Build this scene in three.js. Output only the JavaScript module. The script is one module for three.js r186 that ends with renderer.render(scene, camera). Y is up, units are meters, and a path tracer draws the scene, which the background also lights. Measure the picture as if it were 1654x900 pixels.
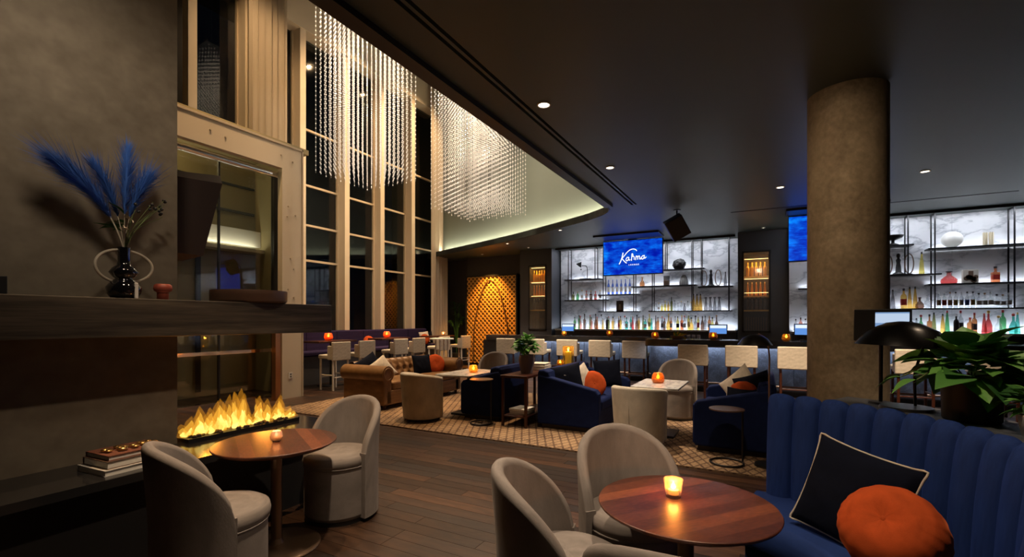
import * as THREE from 'three';
import { RoundedBoxGeometry } from 'three/addons/geometries/RoundedBoxGeometry.js';
import { mergeGeometries } from 'three/addons/utils/BufferGeometryUtils.js';
import { ConvexGeometry } from 'three/addons/geometries/ConvexGeometry.js';
import { ImprovedNoise } from 'three/addons/math/ImprovedNoise.js';
import { RectAreaLightUniformsLib } from 'three/addons/lights/RectAreaLightUniformsLib.js';

// ------------------------------------------------------------------ camera, sky, exposure
// Room axes: +x to the right along the bar, -z deeper into the room, y up, metres.
const scene = new THREE.Scene();
scene.background = new THREE.Color().setRGB(0.0012, 0.0016, 0.0028);   // night outside
const camera = new THREE.PerspectiveCamera(2 * Math.atan(518 / 765) * 180 / Math.PI, 1654 / 1036, 0.05, 200);
camera.setViewOffset(1654, 1036, 0, 0, 1654, 900);                      // rising-front lens: horizon below the middle
camera.position.set(0, 1.5, 0);
camera.rotation.y = Math.atan(410 / 765);
camera.updateProjectionMatrix();
const renderer = new THREE.WebGLRenderer({ antialias: true });
renderer.toneMapping = THREE.LinearToneMapping;
renderer.toneMappingExposure = 1.25;
renderer.shadowMap.enabled = true;
RectAreaLightUniformsLib.init();

// ------------------------------------------------------------------ helpers
let seed = 7;
const rnd = () => { seed = (seed * 1664525 + 1013904223) >>> 0; return seed / 4294967296; };
const rr = (a, b) => a + (b - a) * rnd();
const pick = a => a[Math.floor(rnd() * a.length)];
const noise = new ImprovedNoise();
const taken = {};
function numbered(n) { const k = taken[n] = (taken[n] ?? -1) + 1; return k ? n + '_' + String(k).padStart(3, '0') : n; }
function mesh(name, geo, mat, parent, label) {
  const m = new THREE.Mesh(geo, mat); m.castShadow = m.receiveShadow = true;
  m.name = parent ? name : numbered(name); (parent || scene).add(m);
  if (label) m.userData.label = label;
  return m;
}
function tag(o, label, category, group) { o.userData.label = label; o.userData.category = category; if (group) o.userData.group = group; return o; }
function thing(name, label, category, [x, y, z] = [0, 0, 0], turn = 0, group) {
  const o = new THREE.Group(); o.name = numbered(name); scene.add(o); o.position.set(x, y, z); o.rotation.y = turn;
  return tag(o, label, category, group);
}
function struct(name, geo, mat, label, category) { const m = mesh(name, geo, mat); m.userData.kind = 'structure'; if (label) m.userData.label = label; if (category) m.userData.category = category; return m; }
function dup(root, label, [x, y, z], turn = 0) { const r = root.clone(); r.name = numbered(root.name.replace(/_\d\d\d$/, '')); r.userData = { ...root.userData, label }; scene.add(r); r.position.set(x, y, z); r.rotation.y = turn; return r; }
const ORD = ['leftmost', 'second', 'third', 'fourth', 'fifth', 'sixth', 'seventh', 'eighth', 'ninth', 'tenth', 'eleventh', 'twelfth', 'thirteenth', 'fourteenth', 'fifteenth', 'sixteenth', 'seventeenth', 'eighteenth', 'nineteenth', 'twentieth'];
const TEN = { 2: 'twenty', 3: 'thirty', 4: 'forty' };
const ord = i => i < 20 ? ORD[i] : ((i + 1) % 10 === 0 ? ({ 30: 'thirtieth', 40: 'fortieth' })[i + 1] : TEN[Math.floor((i + 1) / 10)] + '-' + ['', 'first', ...ORD.slice(1)][(i + 1) % 10]);
const nth = i => i === 0 ? 'leftmost' : ord(i) + ' from the left';

function bx(w, h, d, x = 0, y = 0, z = 0) {       // box with uv in metres
  const g = new THREE.BoxGeometry(w, h, d), p = g.attributes.position, n = g.attributes.normal, uv = g.attributes.uv;
  for (let i = 0; i < p.count; i++) {
    const ax = Math.abs(n.getX(i)), ay = Math.abs(n.getY(i));
    if (ax > .5) uv.setXY(i, p.getZ(i) + z, p.getY(i) + y); else if (ay > .5) uv.setXY(i, p.getX(i) + x, p.getZ(i) + z); else uv.setXY(i, p.getX(i) + x, p.getY(i) + y);
  }
  return g.translate(x, y, z);
}
const span = (x0, x1, y0, y1, d0, d1) => bx(x1 - x0, y1 - y0, Math.abs(d1 - d0), (x0 + x1) / 2, (y0 + y1) / 2, -(d0 + d1) / 2);   // x, y and depth ranges
const rb = (w, h, d, r = .02, x = 0, y = 0, z = 0, s = 3) => new RoundedBoxGeometry(w, h, d, s, Math.min(r, w / 2.01, h / 2.01, d / 2.01)).translate(x, y, z);
const cyl = (r0, r1, h, x = 0, y = 0, z = 0, s = 24) => new THREE.CylinderGeometry(r1, r0, h, s).translate(x, y + h / 2, z);       // bottom radius, top radius, from y up
const lathe = (pts, s = 24) => new THREE.LatheGeometry(pts.map(p => new THREE.Vector2(...p)), s);
const tube = (pts, r, n = 24, s = 8, closed = false) => new THREE.TubeGeometry(new THREE.CatmullRomCurve3(pts.map(p => new THREE.Vector3(...p)), closed), n, r, s, closed);
function bar(a, b, r, s = 8) {
  const A = new THREE.Vector3(...a), B = new THREE.Vector3(...b), L = A.distanceTo(B);
  const g = new THREE.CylinderGeometry(r, r, L, s);
  g.applyQuaternion(new THREE.Quaternion().setFromUnitVectors(new THREE.Vector3(0, 1, 0), B.clone().sub(A).normalize()));
  const m = A.add(B).multiplyScalar(.5); return g.translate(m.x, m.y, m.z);
}
function merge(list) {
  const gs = list.map(g => { const k = g.index ? g.toNonIndexed() : g.clone(); for (const a of Object.keys(k.attributes)) if (!['position', 'normal', 'uv'].includes(a)) k.deleteAttribute(a); if (!k.attributes.uv) k.setAttribute('uv', new THREE.BufferAttribute(new Float32Array(k.attributes.position.count * 2), 2)); return k; });
  return mergeGeometries(gs);
}
// grid surface from f(u, v) -> [x, y, z]; optional closing in u or v is left to f
function surf(nu, nv, f) {
  const pos = [], uv = [], idx = [];
  for (let i = 0; i <= nu; i++) for (let j = 0; j <= nv; j++) { pos.push(...f(i / nu, j / nv)); uv.push(i / nu, j / nv); }
  for (let i = 0; i < nu; i++) for (let j = 0; j < nv; j++) { const a = i * (nv + 1) + j, b = a + nv + 1; idx.push(a, b, a + 1, b, b + 1, a + 1); }
  const g = new THREE.BufferGeometry(); g.setAttribute('position', new THREE.Float32BufferAttribute(pos, 3)); g.setAttribute('uv', new THREE.Float32BufferAttribute(uv, 2)); g.setIndex(idx); g.computeVertexNormals(); return g;
}
function extr(pts, depth, bevel = 0, curve = 8) {   // outline in x,y, extruded along z, centred
  const s = new THREE.Shape(); pts.forEach((p, i) => i ? s.lineTo(...p) : s.moveTo(...p)); s.closePath();
  return new THREE.ExtrudeGeometry(s, { depth: depth - 2 * bevel, bevelEnabled: bevel > 0, bevelSize: bevel, bevelThickness: bevel, bevelOffset: -bevel, bevelSegments: 3, curveSegments: curve }).translate(0, 0, -depth / 2 + bevel);
}

// ------------------------------------------------------------------ textures (grain, weave, veins, print)
function tex(w, h, f, srgb = true) {
  const d = new Uint8Array(w * h * 4);
  for (let y = 0; y < h; y++) for (let x = 0; x < w; x++) { const c = f(x / w, y / h), i = (y * w + x) * 4; for (let k = 0; k < 3; k++) d[i + k] = Math.max(0, Math.min(255, (c.length ? c[k] : c) * 255)); d[i + 3] = 255; }
  const t = new THREE.DataTexture(d, w, h); t.magFilter = THREE.LinearFilter; t.minFilter = THREE.LinearMipmapLinearFilter; t.generateMipmaps = true; t.wrapS = t.wrapT = THREE.RepeatWrapping;
  if (srgb) t.colorSpace = THREE.SRGBColorSpace; t.needsUpdate = true; return t;
}
const tn = (u, v, f, z = 0) => {   // tiling noise on the unit square, about -1..1
  const a = noise.noise(u * f, v * f, z), b = noise.noise((u - 1) * f, v * f, z), c = noise.noise(u * f, (v - 1) * f, z), d = noise.noise((u - 1) * f, (v - 1) * f, z);
  return (a * (1 - u) + b * u) * (1 - v) + (c * (1 - u) + d * u) * v;
};
const fbm = (u, v, f, z = 0, o = 4) => { let s = 0, a = 1; for (let i = 0; i < o; i++) { s += tn(u, v, f, z + i * 9.1) * a; f *= 2.1; a *= .55; } return s; };
const mixc = (a, b, t) => a.map((v, i) => v + (b[i] - v) * Math.max(0, Math.min(1, t)));
const rep = (t, x, y) => { const c = t.clone(); c.repeat.set(x, y); c.needsUpdate = true; return c; };
const T = {
  plaster: tex(512, 512, (u, v) => { const n = .5 + .5 * fbm(u, v, 4, 1, 6), m = fbm(u, v, 26, 5, 3); return mixc([.41, .37, .31], [.64, .60, .53], n + m * .3); }),
  plasterBump: tex(512, 512, (u, v) => .5 + .3 * fbm(u, v, 6, 3, 6), false),
  walnut: tex(512, 512, (u, v) => { const w = fbm(u, v * .6, 3, 2, 3), g = tn(u * .35, v, 46, 4) + .6 * tn(u * .2, v, 120, 8), s = Math.sin((v * 9 + w * 1.2) * 6.28); return mixc([.33, .17, .105], [.56, .33, .21], .42 + .3 * g + .16 * s); }),
  staves: tex(512, 512, (u, v) => { const k = Math.floor(v * 9), j = [.1, .5, .2, .75, .3, .0, .45, 1.0, .25][k], g = tn(u * .3, v, 60, 4 + k) + .7 * tn(u * .2, v, 130, 8), w = fbm(u * .5, v, 6, k, 3); return mixc([.27, .13, .085], [.62, .36, .22], j * .55 + .12 + .28 * g + .2 * w); }),
  floorWood: tex(512, 512, (u, v) => { const w = fbm(u, v * .6, 3, 52, 3), g = tn(u * .3, v, 46, 54) + .7 * tn(u * .2, v, 120, 58), t = Math.sin((v * 7 + w * 1.3) * 6.28); return mixc([.31, .225, .17], [.56, .43, .335], .42 + .34 * g + .16 * t); }),
  marble: tex(1024, 512, (u, v) => { const w = fbm(u, v, 3, 2, 5), k = Math.abs(fbm(u + w * .05, v + w * .06, 4, 11, 5)), c = fbm(u, v, 6, 21, 4); const vein = Math.pow(Math.max(0, 1 - k * 4.2), 3) * .55; return mixc([.86, .87, .88], [.50, .52, .56], vein + Math.max(0, c) * .34); }),
  slate: tex(512, 512, (u, v) => { const n = fbm(u, v, 5, 31, 6), m = Math.abs(fbm(u, v, 9, 41, 4)); return mixc([.16, .17, .19], [.42, .45, .49], .35 + n * .5 + (m < .04 ? .25 : 0)); }),
  velvet: tex(256, 256, (u, v) => { const n = .5 + .35 * fbm(u, v, 5, 61, 4) + .12 * tn(u, v, 90, 3); return [n * .28 + .72, n * .28 + .72, n * .28 + .72]; }),
  weave: tex(256, 256, (u, v) => .5 + .22 * Math.sin(u * 6.283 * 64) * Math.sin(v * 6.283 * 64) + .18 * tn(u, v, 40, 71), false),
  bronze: tex(512, 512, (u, v) => { const n = fbm(u, v, 4, 81, 6), m = fbm(u, v, 30, 85, 3); return mixc([.17, .155, .135], [.47, .43, .37], .38 + n * .75 + m * .3); }),
  leather: tex(512, 512, (u, v) => { const n = fbm(u, v, 5, 91, 5); return mixc([.48, .34, .19], [.66, .50, .32], .5 + n * .7); }),
  rug: tex(512, 512, (u, v) => {    // woven lozenges of tan and cocoa yarn
    const U = u * 8, V = v * 8, row = Math.floor(V), a = (U + (row % 2) * .5) % 1, b = V % 1;
    const edge = Math.min(Math.abs(a - .5) * 2, 1), tri = Math.abs(edge - b); const n = fbm(u, v, 40, 95, 2), big = fbm(u, v, 3, 98, 3);
    return mixc([.64, .55, .44], [.26, .18, .13], (tri < .22 ? .62 : 0) + (b < .12 ? .3 : 0) + n * .55 + big * .5 + .1);
  }),
};
function screenTex(kind) {
  const c = document.createElement('canvas'); c.width = 1024; c.height = 576; const g = c.getContext('2d');
  const img = g.createImageData(1024, 576);
  for (let y = 0; y < 576; y++) for (let x = 0; x < 1024; x++) {
    const u = x / 1024, v = y / 576, n = fbm(u * .9, v * .9, 7, kind * 13 + 3, 5), m = noise.noise(u * 5, v * 60, kind + .5), col = mixc([.0, .06, .56], [.03, .50, .90], .36 + n * .75 + m * .22 + (u < .12 ? .3 * (1 - u / .12) : 0)), i = (y * 1024 + x) * 4;
    for (let k = 0; k < 3; k++) img.data[i + k] = col[k] * 255; img.data[i + 3] = 255;
  }
  g.putImageData(img, 0, 0);
  if (kind === 0) {
    g.strokeStyle = '#f6f8ff'; g.lineCap = 'round'; g.lineJoin = 'round';
    const S = (w, f) => { g.lineWidth = w; g.beginPath(); f(); g.stroke(); };
    S(17, () => { g.moveTo(352, 208); g.bezierCurveTo(335, 290, 315, 345, 283, 392); });                                   // K stem
    S(15, () => { g.moveTo(330, 300); g.bezierCurveTo(380, 260, 410, 200, 470, 165); g.bezierCurveTo(520, 138, 575, 150, 590, 182); });   // K arm sweeping over the word
    S(15, () => { g.moveTo(335, 305); g.bezierCurveTo(360, 330, 385, 375, 412, 380); });                                   // K leg
    S(14, () => { g.moveTo(452, 290); g.bezierCurveTo(420, 270, 392, 320, 410, 345); g.bezierCurveTo(430, 355, 450, 320, 456, 290); g.bezierCurveTo(448, 330, 455, 350, 476, 330); });
    S(14, () => { g.moveTo(500, 345); g.lineTo(508, 235); g.bezierCurveTo(515, 215, 535, 240, 520, 280); g.bezierCurveTo(540, 262, 552, 280, 546, 330); });
    S(14, () => { g.moveTo(572, 335); g.lineTo(582, 272); g.moveTo(578, 300); g.bezierCurveTo(592, 265, 615, 262, 608, 330); g.moveTo(610, 300); g.bezierCurveTo(624, 262, 652, 262, 642, 320); g.bezierCurveTo(644, 340, 660, 325, 668, 310); });
    S(14, () => { g.moveTo(722, 280); g.bezierCurveTo(690, 255, 660, 310, 682, 330); g.bezierCurveTo(706, 338, 720, 300, 724, 270); g.bezierCurveTo(712, 318, 722, 335, 752, 300); });
    g.fillStyle = '#f6f8ff'; g.font = 'bold 34px sans-serif'; g.textAlign = 'center'; g.fillText('L O U N G E', 540, 428);
  }
  const t = new THREE.CanvasTexture(c); t.colorSpace = THREE.SRGBColorSpace; return t;
}

// ------------------------------------------------------------------ materials
const std = (r, g, b, o = {}) => new THREE.MeshStandardMaterial({ color: new THREE.Color().setRGB(r, g, b), roughness: .7, ...o });
const phy = (r, g, b, o = {}) => new THREE.MeshPhysicalMaterial({ color: new THREE.Color().setRGB(r, g, b), roughness: .5, ...o });
const glow = (r, g, b, i) => new THREE.MeshStandardMaterial({ color: 0x000000, emissive: new THREE.Color().setRGB(r, g, b), emissiveIntensity: i, roughness: 1 });
const cloth = (r, g, b, o = {}) => phy(r, g, b, { roughness: .92, map: rep(T.velvet, 2, 2), bumpMap: rep(T.weave, 3, 3), bumpScale: .0012, sheen: .5, sheenRoughness: .5, sheenColor: new THREE.Color().setRGB(r * .9, g * .9, b * .9), side: THREE.DoubleSide, specularIntensity: .25, ...o });
const M = {
  plaster: std(.62, .61, .6, { map: rep(T.plaster, .35, .35), bumpMap: rep(T.plasterBump, .5, .5), bumpScale: .006, roughness: .85 }),
  column: std(.9, .84, .74, { map: rep(T.plaster, 2, 3), bumpMap: rep(T.plasterBump, 3, 4), bumpScale: .004, roughness: .8 }),
  olive: std(.30, .25, .13, { roughness: .8 }),
  frame: std(.62, .54, .41, { roughness: .6 }),
  mullion: std(.5, .42, .3, { roughness: .55 }),
  cream: std(.68, .66, .6, { roughness: .8 }),
  coveWall: std(.2, .235, .205, { roughness: .75 }),
  ceiling: phy(.062, .078, .071, { roughness: .42, specularIntensity: .6 }),
  black: std(.012, .012, .013, { roughness: .45 }),
  blackMetal: std(.03, .03, .032, { roughness: .35, metalness: .7 }),
  darkWall: std(.045, .046, .05, { roughness: .6 }),
  darkCab: std(.055, .058, .066, { roughness: .4 }),
  chrome: std(.75, .75, .76, { roughness: .12, metalness: 1 }),
  brass: std(.75, .5, .2, { roughness: .3, metalness: 1 }),
  copper: std(.6, .32, .16, { roughness: .35, metalness: 1 }),
  mantel: std(.95, .92, .88, { map: rep(T.bronze, .9, .9), roughness: .5, metalness: .1 }),
  hearth: phy(.02, .02, .021, { roughness: .12 }),
  glass: phy(.9, .92, .9, { transmission: 1, thickness: 0, roughness: .02, ior: 1.5 }),
  nightGlass: phy(.55, .6, .62, { transmission: 1, thickness: 0, roughness: .03, ior: 1.5 }),
  greyVelvet: cloth(.34, .305, .285),
  tub: cloth(.74, .69, .6),
  navy: cloth(.010, .022, .10, { sheen: .6, sheenColor: new THREE.Color().setRGB(.02, .05, .28), roughness: .8 }),
  navyBright: cloth(.022, .055, .23, { sheen: .8, sheenColor: new THREE.Color().setRGB(.03, .08, .45), roughness: .78 }),
  deepNavy: cloth(.004, .0065, .018, { sheen: 0 }),
  purple: cloth(.035, .024, .075),
  orange: cloth(.58, .095, .022, { sheen: .8, sheenColor: new THREE.Color().setRGB(.8, .2, .06) }),
  ivory: cloth(.78, .72, .62),
  leather: phy(.62, .62, .62, { map: rep(T.leather, 1, 1), roughness: .42, side: THREE.DoubleSide }),
  stoolCloth: cloth(.66, .6, .5, { sheen: .1 }),
  whiteWood: std(.72, .69, .64, { roughness: .5 }),
  table: phy(.92, .9, .86, { map: rep(T.staves, 1.6, 1.6), roughness: .4, clearcoat: .35, clearcoatRoughness: .25 }),
  woodDark: phy(.26, .2, .17, { map: rep(T.walnut, 1.5, 1.5), roughness: .4 }),
  marbleTop: phy(.92, .9, .86, { map: rep(T.marble, .8, .8), roughness: .22 }),
  marbleWall: phy(.86, .86, .87, { map: rep(T.marble, .32, .6), roughness: .3 }),
  slate: phy(.8, .84, .9, { map: rep(T.slate, .6, .6), roughness: .45 }),
  barTop: phy(.018, .018, .02, { roughness: .16 }),
  bronzePole: std(.3, .2, .13, { roughness: .35, metalness: .8 }),
  rug: std(.86, .8, .72, { map: rep(T.rug, 1.15, 1.15), bumpMap: rep(T.rug, 1.15, 1.15), bumpScale: .004, roughness: .95 }),
  curtain: phy(.6, .53, .42, { roughness: .95, transmission: .3, thickness: 0, side: THREE.DoubleSide }),
  gold: std(.85, .53, .15, { roughness: .42, metalness: .6 }),
  paper: std(.78, .75, .68, { roughness: .85 }),
  cover: std(.16, .10, .07, { roughness: .6 }),
  stone: std(.8, .78, .74, { map: rep(T.slate, 1, 1), roughness: .6 }),
  potDark: std(.06, .045, .036, { map: rep(T.bronze, 1, 1), roughness: .55 }),
  vaseMauve: std(.16, .13, .15, { roughness: .6 }),
  glaze: phy(.006, .006, .008, { roughness: .08, clearcoat: 1 }),
  cane: std(.5, .44, .34, { roughness: .6 }),
  terracotta: std(.36, .075, .045, { roughness: .45 }),
  soil: std(.04, .03, .022, { roughness: 1 }),
  stem: std(.12, .16, .05, { roughness: .7 }),
  crystal: phy(.92, .88, .82, { roughness: .12, metalness: 0, emissive: new THREE.Color().setRGB(1, .86, .7), emissiveIntensity: .3 }),  // beads get a faint glow of their own for their glints
  wire: std(.5, .48, .45, { roughness: .4, metalness: .6 }),
  candleGlow: glow(1, .66, .24, 14),
  flame: glow(1, .62, .16, 12),
  amber: phy(.97, .72, .26, { transmission: .85, thickness: 0, roughness: .15 }),
  amberDark: phy(.72, .42, .13, { transmission: .8, thickness: 0, roughness: .2 }),
  redGlass: phy(.95, .42, .2, { transmission: .75, thickness: 0, roughness: .15 }),
  clear: phy(.95, .95, .95, { transmission: .95, thickness: 0, roughness: .06 }),
  wax: phy(.9, .75, .35, { roughness: .6 }),
  led: glow(1, .96, .88, 5), ledCool: glow(.82, .9, 1, 4), ledWarm: glow(1, .62, .24, 4),
};
const leafMats = [[.085, .25, .05], [.06, .19, .04], [.14, .36, .07], [.035, .12, .03]].map(c => phy(...c, { roughness: .5, specularIntensity: .5, side: THREE.DoubleSide, transmission: .15, thickness: 0 }));

// ------------------------------------------------------------------ lamps that light the room
function spot(x, y, d, tx, ty, td, cd, angle = .6, pen = .7, color = 0xffe0bd, radius = 2) {
  const l = new THREE.SpotLight(color, cd, 0, angle, pen, 2); l.position.set(x, y, -d); l.target.position.set(tx, ty, -td);
  l.castShadow = true; l.shadow.radius = radius; scene.add(l, l.target); return l;
}
function point(x, y, d, cd, color, radius = 2) { const l = new THREE.PointLight(color, cd, 0, 2); l.position.set(x, y, -d); l.castShadow = true; l.shadow.radius = radius; scene.add(l); return l; }
function area(x, y, d, w, h, look, I, color) { const l = new THREE.RectAreaLight(color, I, w, h); l.position.set(x, y, -d); l.lookAt(...look); scene.add(l); return l; }
function downlight(x, d, cd, label, r = .055, y = 3.6, angle = .62, color = 0xffe0bd, tx = x, td = d) {
  const t = thing('ceiling_downlight', label, 'downlight', [x, y, -d]);
  mesh('trim_ring', new THREE.TorusGeometry(r, .009, 8, 28).rotateX(Math.PI / 2).translate(0, -.004, 0), M.cream, t);
  mesh('lens', cyl(r, r, .004, 0, -.006, 0), glow(1, .9, .75, cd > 1 ? 5 : 3), t);
  if (cd > 0) spot(x, y - .02, d, tx, 0, td, cd, angle, .75, color);
  return t;
}

// ------------------------------------------------------------------ the room shell
function structGroup(name) { const g = new THREE.Group(); g.name = name; g.userData.kind = 'structure'; scene.add(g); return g; }
const H = 3.6, TOP = 9.5, XR = 6, XW = -10, DN = -3, DF = 13.8;
{ // floor: subfloor slab and walnut planks running across the room
  const f = struct('floor', span(-12.5, XR + .2, -.15, -.012, DN - .2, DF + .2), M.black);
  const mats = [[.215, .20, .19], [.29, .265, .25], [.135, .13, .13], [.44, .385, .345], [.25, .215, .185], [.17, .165, .16]].map((c, i) => phy(...c, { map: (() => { const t = rep(T.floorWood, .8, 1.6); t.offset.set(i * .17, i * .31); return t; })(), roughness: .36 + .03 * (i % 3) }));
  const W = .125, lens = [1.1, 1.5, 1.9, 2.3], geos = lens.map(L => bx(L - .003, .012, W - .003)); const rest = mats.map(() => []); let n = 0;
  for (let d = DN + W / 2, k = 0; d < DF; d += W, k++) {
    let x = -12.4 + rr(0, 1.2) - 1.2;
    while (x < XR) {
      const li = Math.floor(rnd() * 4), L = lens[li], mi = Math.floor(rnd() * mats.length), cx = x + L / 2; x += L;
      const near = cx > -4.4 && cx < 1.3 && d > 1.25 && d < 5.2;
      if (near && n < 290) { const p = mesh('plank', geos[li], mats[mi], f); p.position.set(cx, -.006, -d); n++; }
      else rest[mi].push(bx(L - .003, .012, W - .003, cx, -.006, -d));
    }
  }
  rest.forEach((r, i) => { const m = mesh('far_planks', merge(r), mats[i], f); m.userData.kind = 'stuff'; });
}
{ // low ceiling over the lounge, with its curved edge to the atrium
  const pts = [[-2.57, DN], [-2.57, 8.5], [-2.6, 8.72], [-2.68, 8.92], [-2.84, 9.13], [-3.05, 9.3], [-3.28, 9.48], [-4, 9.9], [-4.9, 10.4], [-5.8, 10.86], [-7.06, 11.42], [-8.73, 12.12], [-10, 12.66], [-10, DF], [XR, DF], [XR, DN]];
  const sh = new THREE.Shape(); pts.forEach((p, i) => i ? sh.lineTo(...p) : sh.moveTo(...p)); sh.closePath();
  // a slot for the linear diffuser and a shallow recess line near the bar are cut through
  const hole = (x0, x1, d0, d1) => { const h = new THREE.Path(); h.moveTo(x0, d0); h.lineTo(x0, d1); h.lineTo(x1, d1); h.lineTo(x1, d0); h.closePath(); sh.holes.push(h); };
  hole(-2.15, -2.115, 1.5, 8.6); hole(-2.085, -2.05, 1.5, 8.6);
  const g = new THREE.ExtrudeGeometry(sh, { depth: .13, bevelEnabled: false }).rotateX(-Math.PI / 2);   // x, depth -> x, -z
  const c = struct('ceiling', g.translate(0, H, 0), M.ceiling);
  mesh('diffuser_housing', merge([span(-2.2, -2, H + .13, H + .16, 1.4, 8.7)]), M.black, c);
  mesh('edge_beam', span(-2.58, -2.44, H - .05, H + .002, DN, 8.4), M.black, c);
  const lip = [[-2.575, 8.3], ...pts.slice(1, 13)];
  const cp = lip.map(p => [p[0], H + .05, -p[1]]);
  mesh('cove_lip', surf(48, 4, (u, v) => { const k = u * (cp.length - 1), i = Math.min(cp.length - 2, Math.floor(k)), t = k - i; const a = cp[i], b = cp[i + 1], x = a[0] + (b[0] - a[0]) * t, z = a[2] + (b[2] - a[2]) * t, q = [[0, 0], [0, .15], [.03, .15], [.03, 0], [0, 0]][Math.round(v * 4)]; return [x + q[0] * .3, H - .01 + q[1], z - q[0]]; }), M.black, c);
  // cove wall rising behind the lip
  const back = [[-2.24, 8.2], [-2.24, 8.62], [-2.3, 8.95], [-2.45, 9.2], [-2.7, 9.42], [-3.1, 9.74], [-3.85, 10.2], [-4.75, 10.72], [-5.65, 11.18], [-6.93, 11.75], [-8.6, 12.45], [-10, 13.05]];
  const w = struct('wall_cove', surf(66, 24, (u, v) => { const k = u * (back.length - 1), i = Math.min(back.length - 2, Math.floor(k)), t = k - i, a = back[i], b = back[i + 1]; return [a[0] + (b[0] - a[0]) * t, H + .12 + v * (TOP - H - .12), -(a[1] + (b[1] - a[1]) * t)]; }), new THREE.MeshStandardMaterial().copy(M.coveWall));
  w.material.side = THREE.DoubleSide;
  // LED strip lying in the cove
  const ledPts = lip.slice(1).map((p, i) => [p[0] + .13, H + .15, -(p[1] + .12)]);
  const s = tag(mesh('cove_light_strip', tube(ledPts, .012, 60, 6), glow(1, .95, .8, 6)), 'warm white light strip lying in the curved ceiling cove', 'light strip');
  for (const [a, b] of [[[-2.5, 8.75], [-3.1, 9.5]], [[-3.1, 9.5], [-4.4, 10.25]], [[-4.4, 10.25], [-5.9, 11.05]], [[-5.9, 11.05], [-7.6, 11.8]], [[-7.6, 11.8], [-9.6, 12.62]]]) {
    const L = Math.hypot(a[0] - b[0], a[1] - b[1]), x = (a[0] + b[0]) / 2, d = (a[1] + b[1]) / 2; const l = area(x, H + .17, d + .12, L, .04, [x, 20, -d - 2], 44, 0xfff0cc);
    const dir = new THREE.Vector3(b[0] - a[0], 0, -(b[1] - a[1])).normalize(), z = new THREE.Vector3(0, 1, 0); const m = new THREE.Matrix4().makeBasis(dir, new THREE.Vector3().crossVectors(z.clone().negate(), dir).normalize(), z.clone().negate()); l.quaternion.setFromRotationMatrix(m);   // long side along the cove, shining up
  }
  // return air grilles and trim near the bar
  for (const [x0, x1, d, nm] of [[-.6, 1.2, 10.1, 0], [1.6, 3.6, 10.6, 0]]) mesh('slot_trim', span(x0, x1, H - .006, H + .002, d, d + .05), M.black, c);
}
struct('wall_atrium', span(-2.22, -2.1, H + .12, TOP, DN, 8.4), M.darkWall);
struct('ceiling_atrium', span(-12.6, -2.1, TOP, TOP + .15, DN - .2, DF + .2), M.darkWall);
struct('wall_right', span(XR, XR + .2, -.15, TOP, DN - .2, DF + .2), M.plaster);
struct('wall_near', span(-12.6, XR + .2, -.15, TOP, DN - .2, DN), M.plaster);
struct('wall_far', span(-12.6, XR, -.15, TOP, DF, DF + .2), M.darkWall);
struct('trim_3', span(-8.86, -6.56, 2.98, H - .005, 13.35, DF), M.darkWall);
struct('wall_outer', merge([span(-12.6, -12.4, -.15, TOP, DN, 6.6)]), M.olive);

// fireplace wall: plaster slab that ends where the fire opens
struct('wall_left', span(-4.15, -3.8, .6, 8.5, DN, 1.9), M.plaster);

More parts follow.
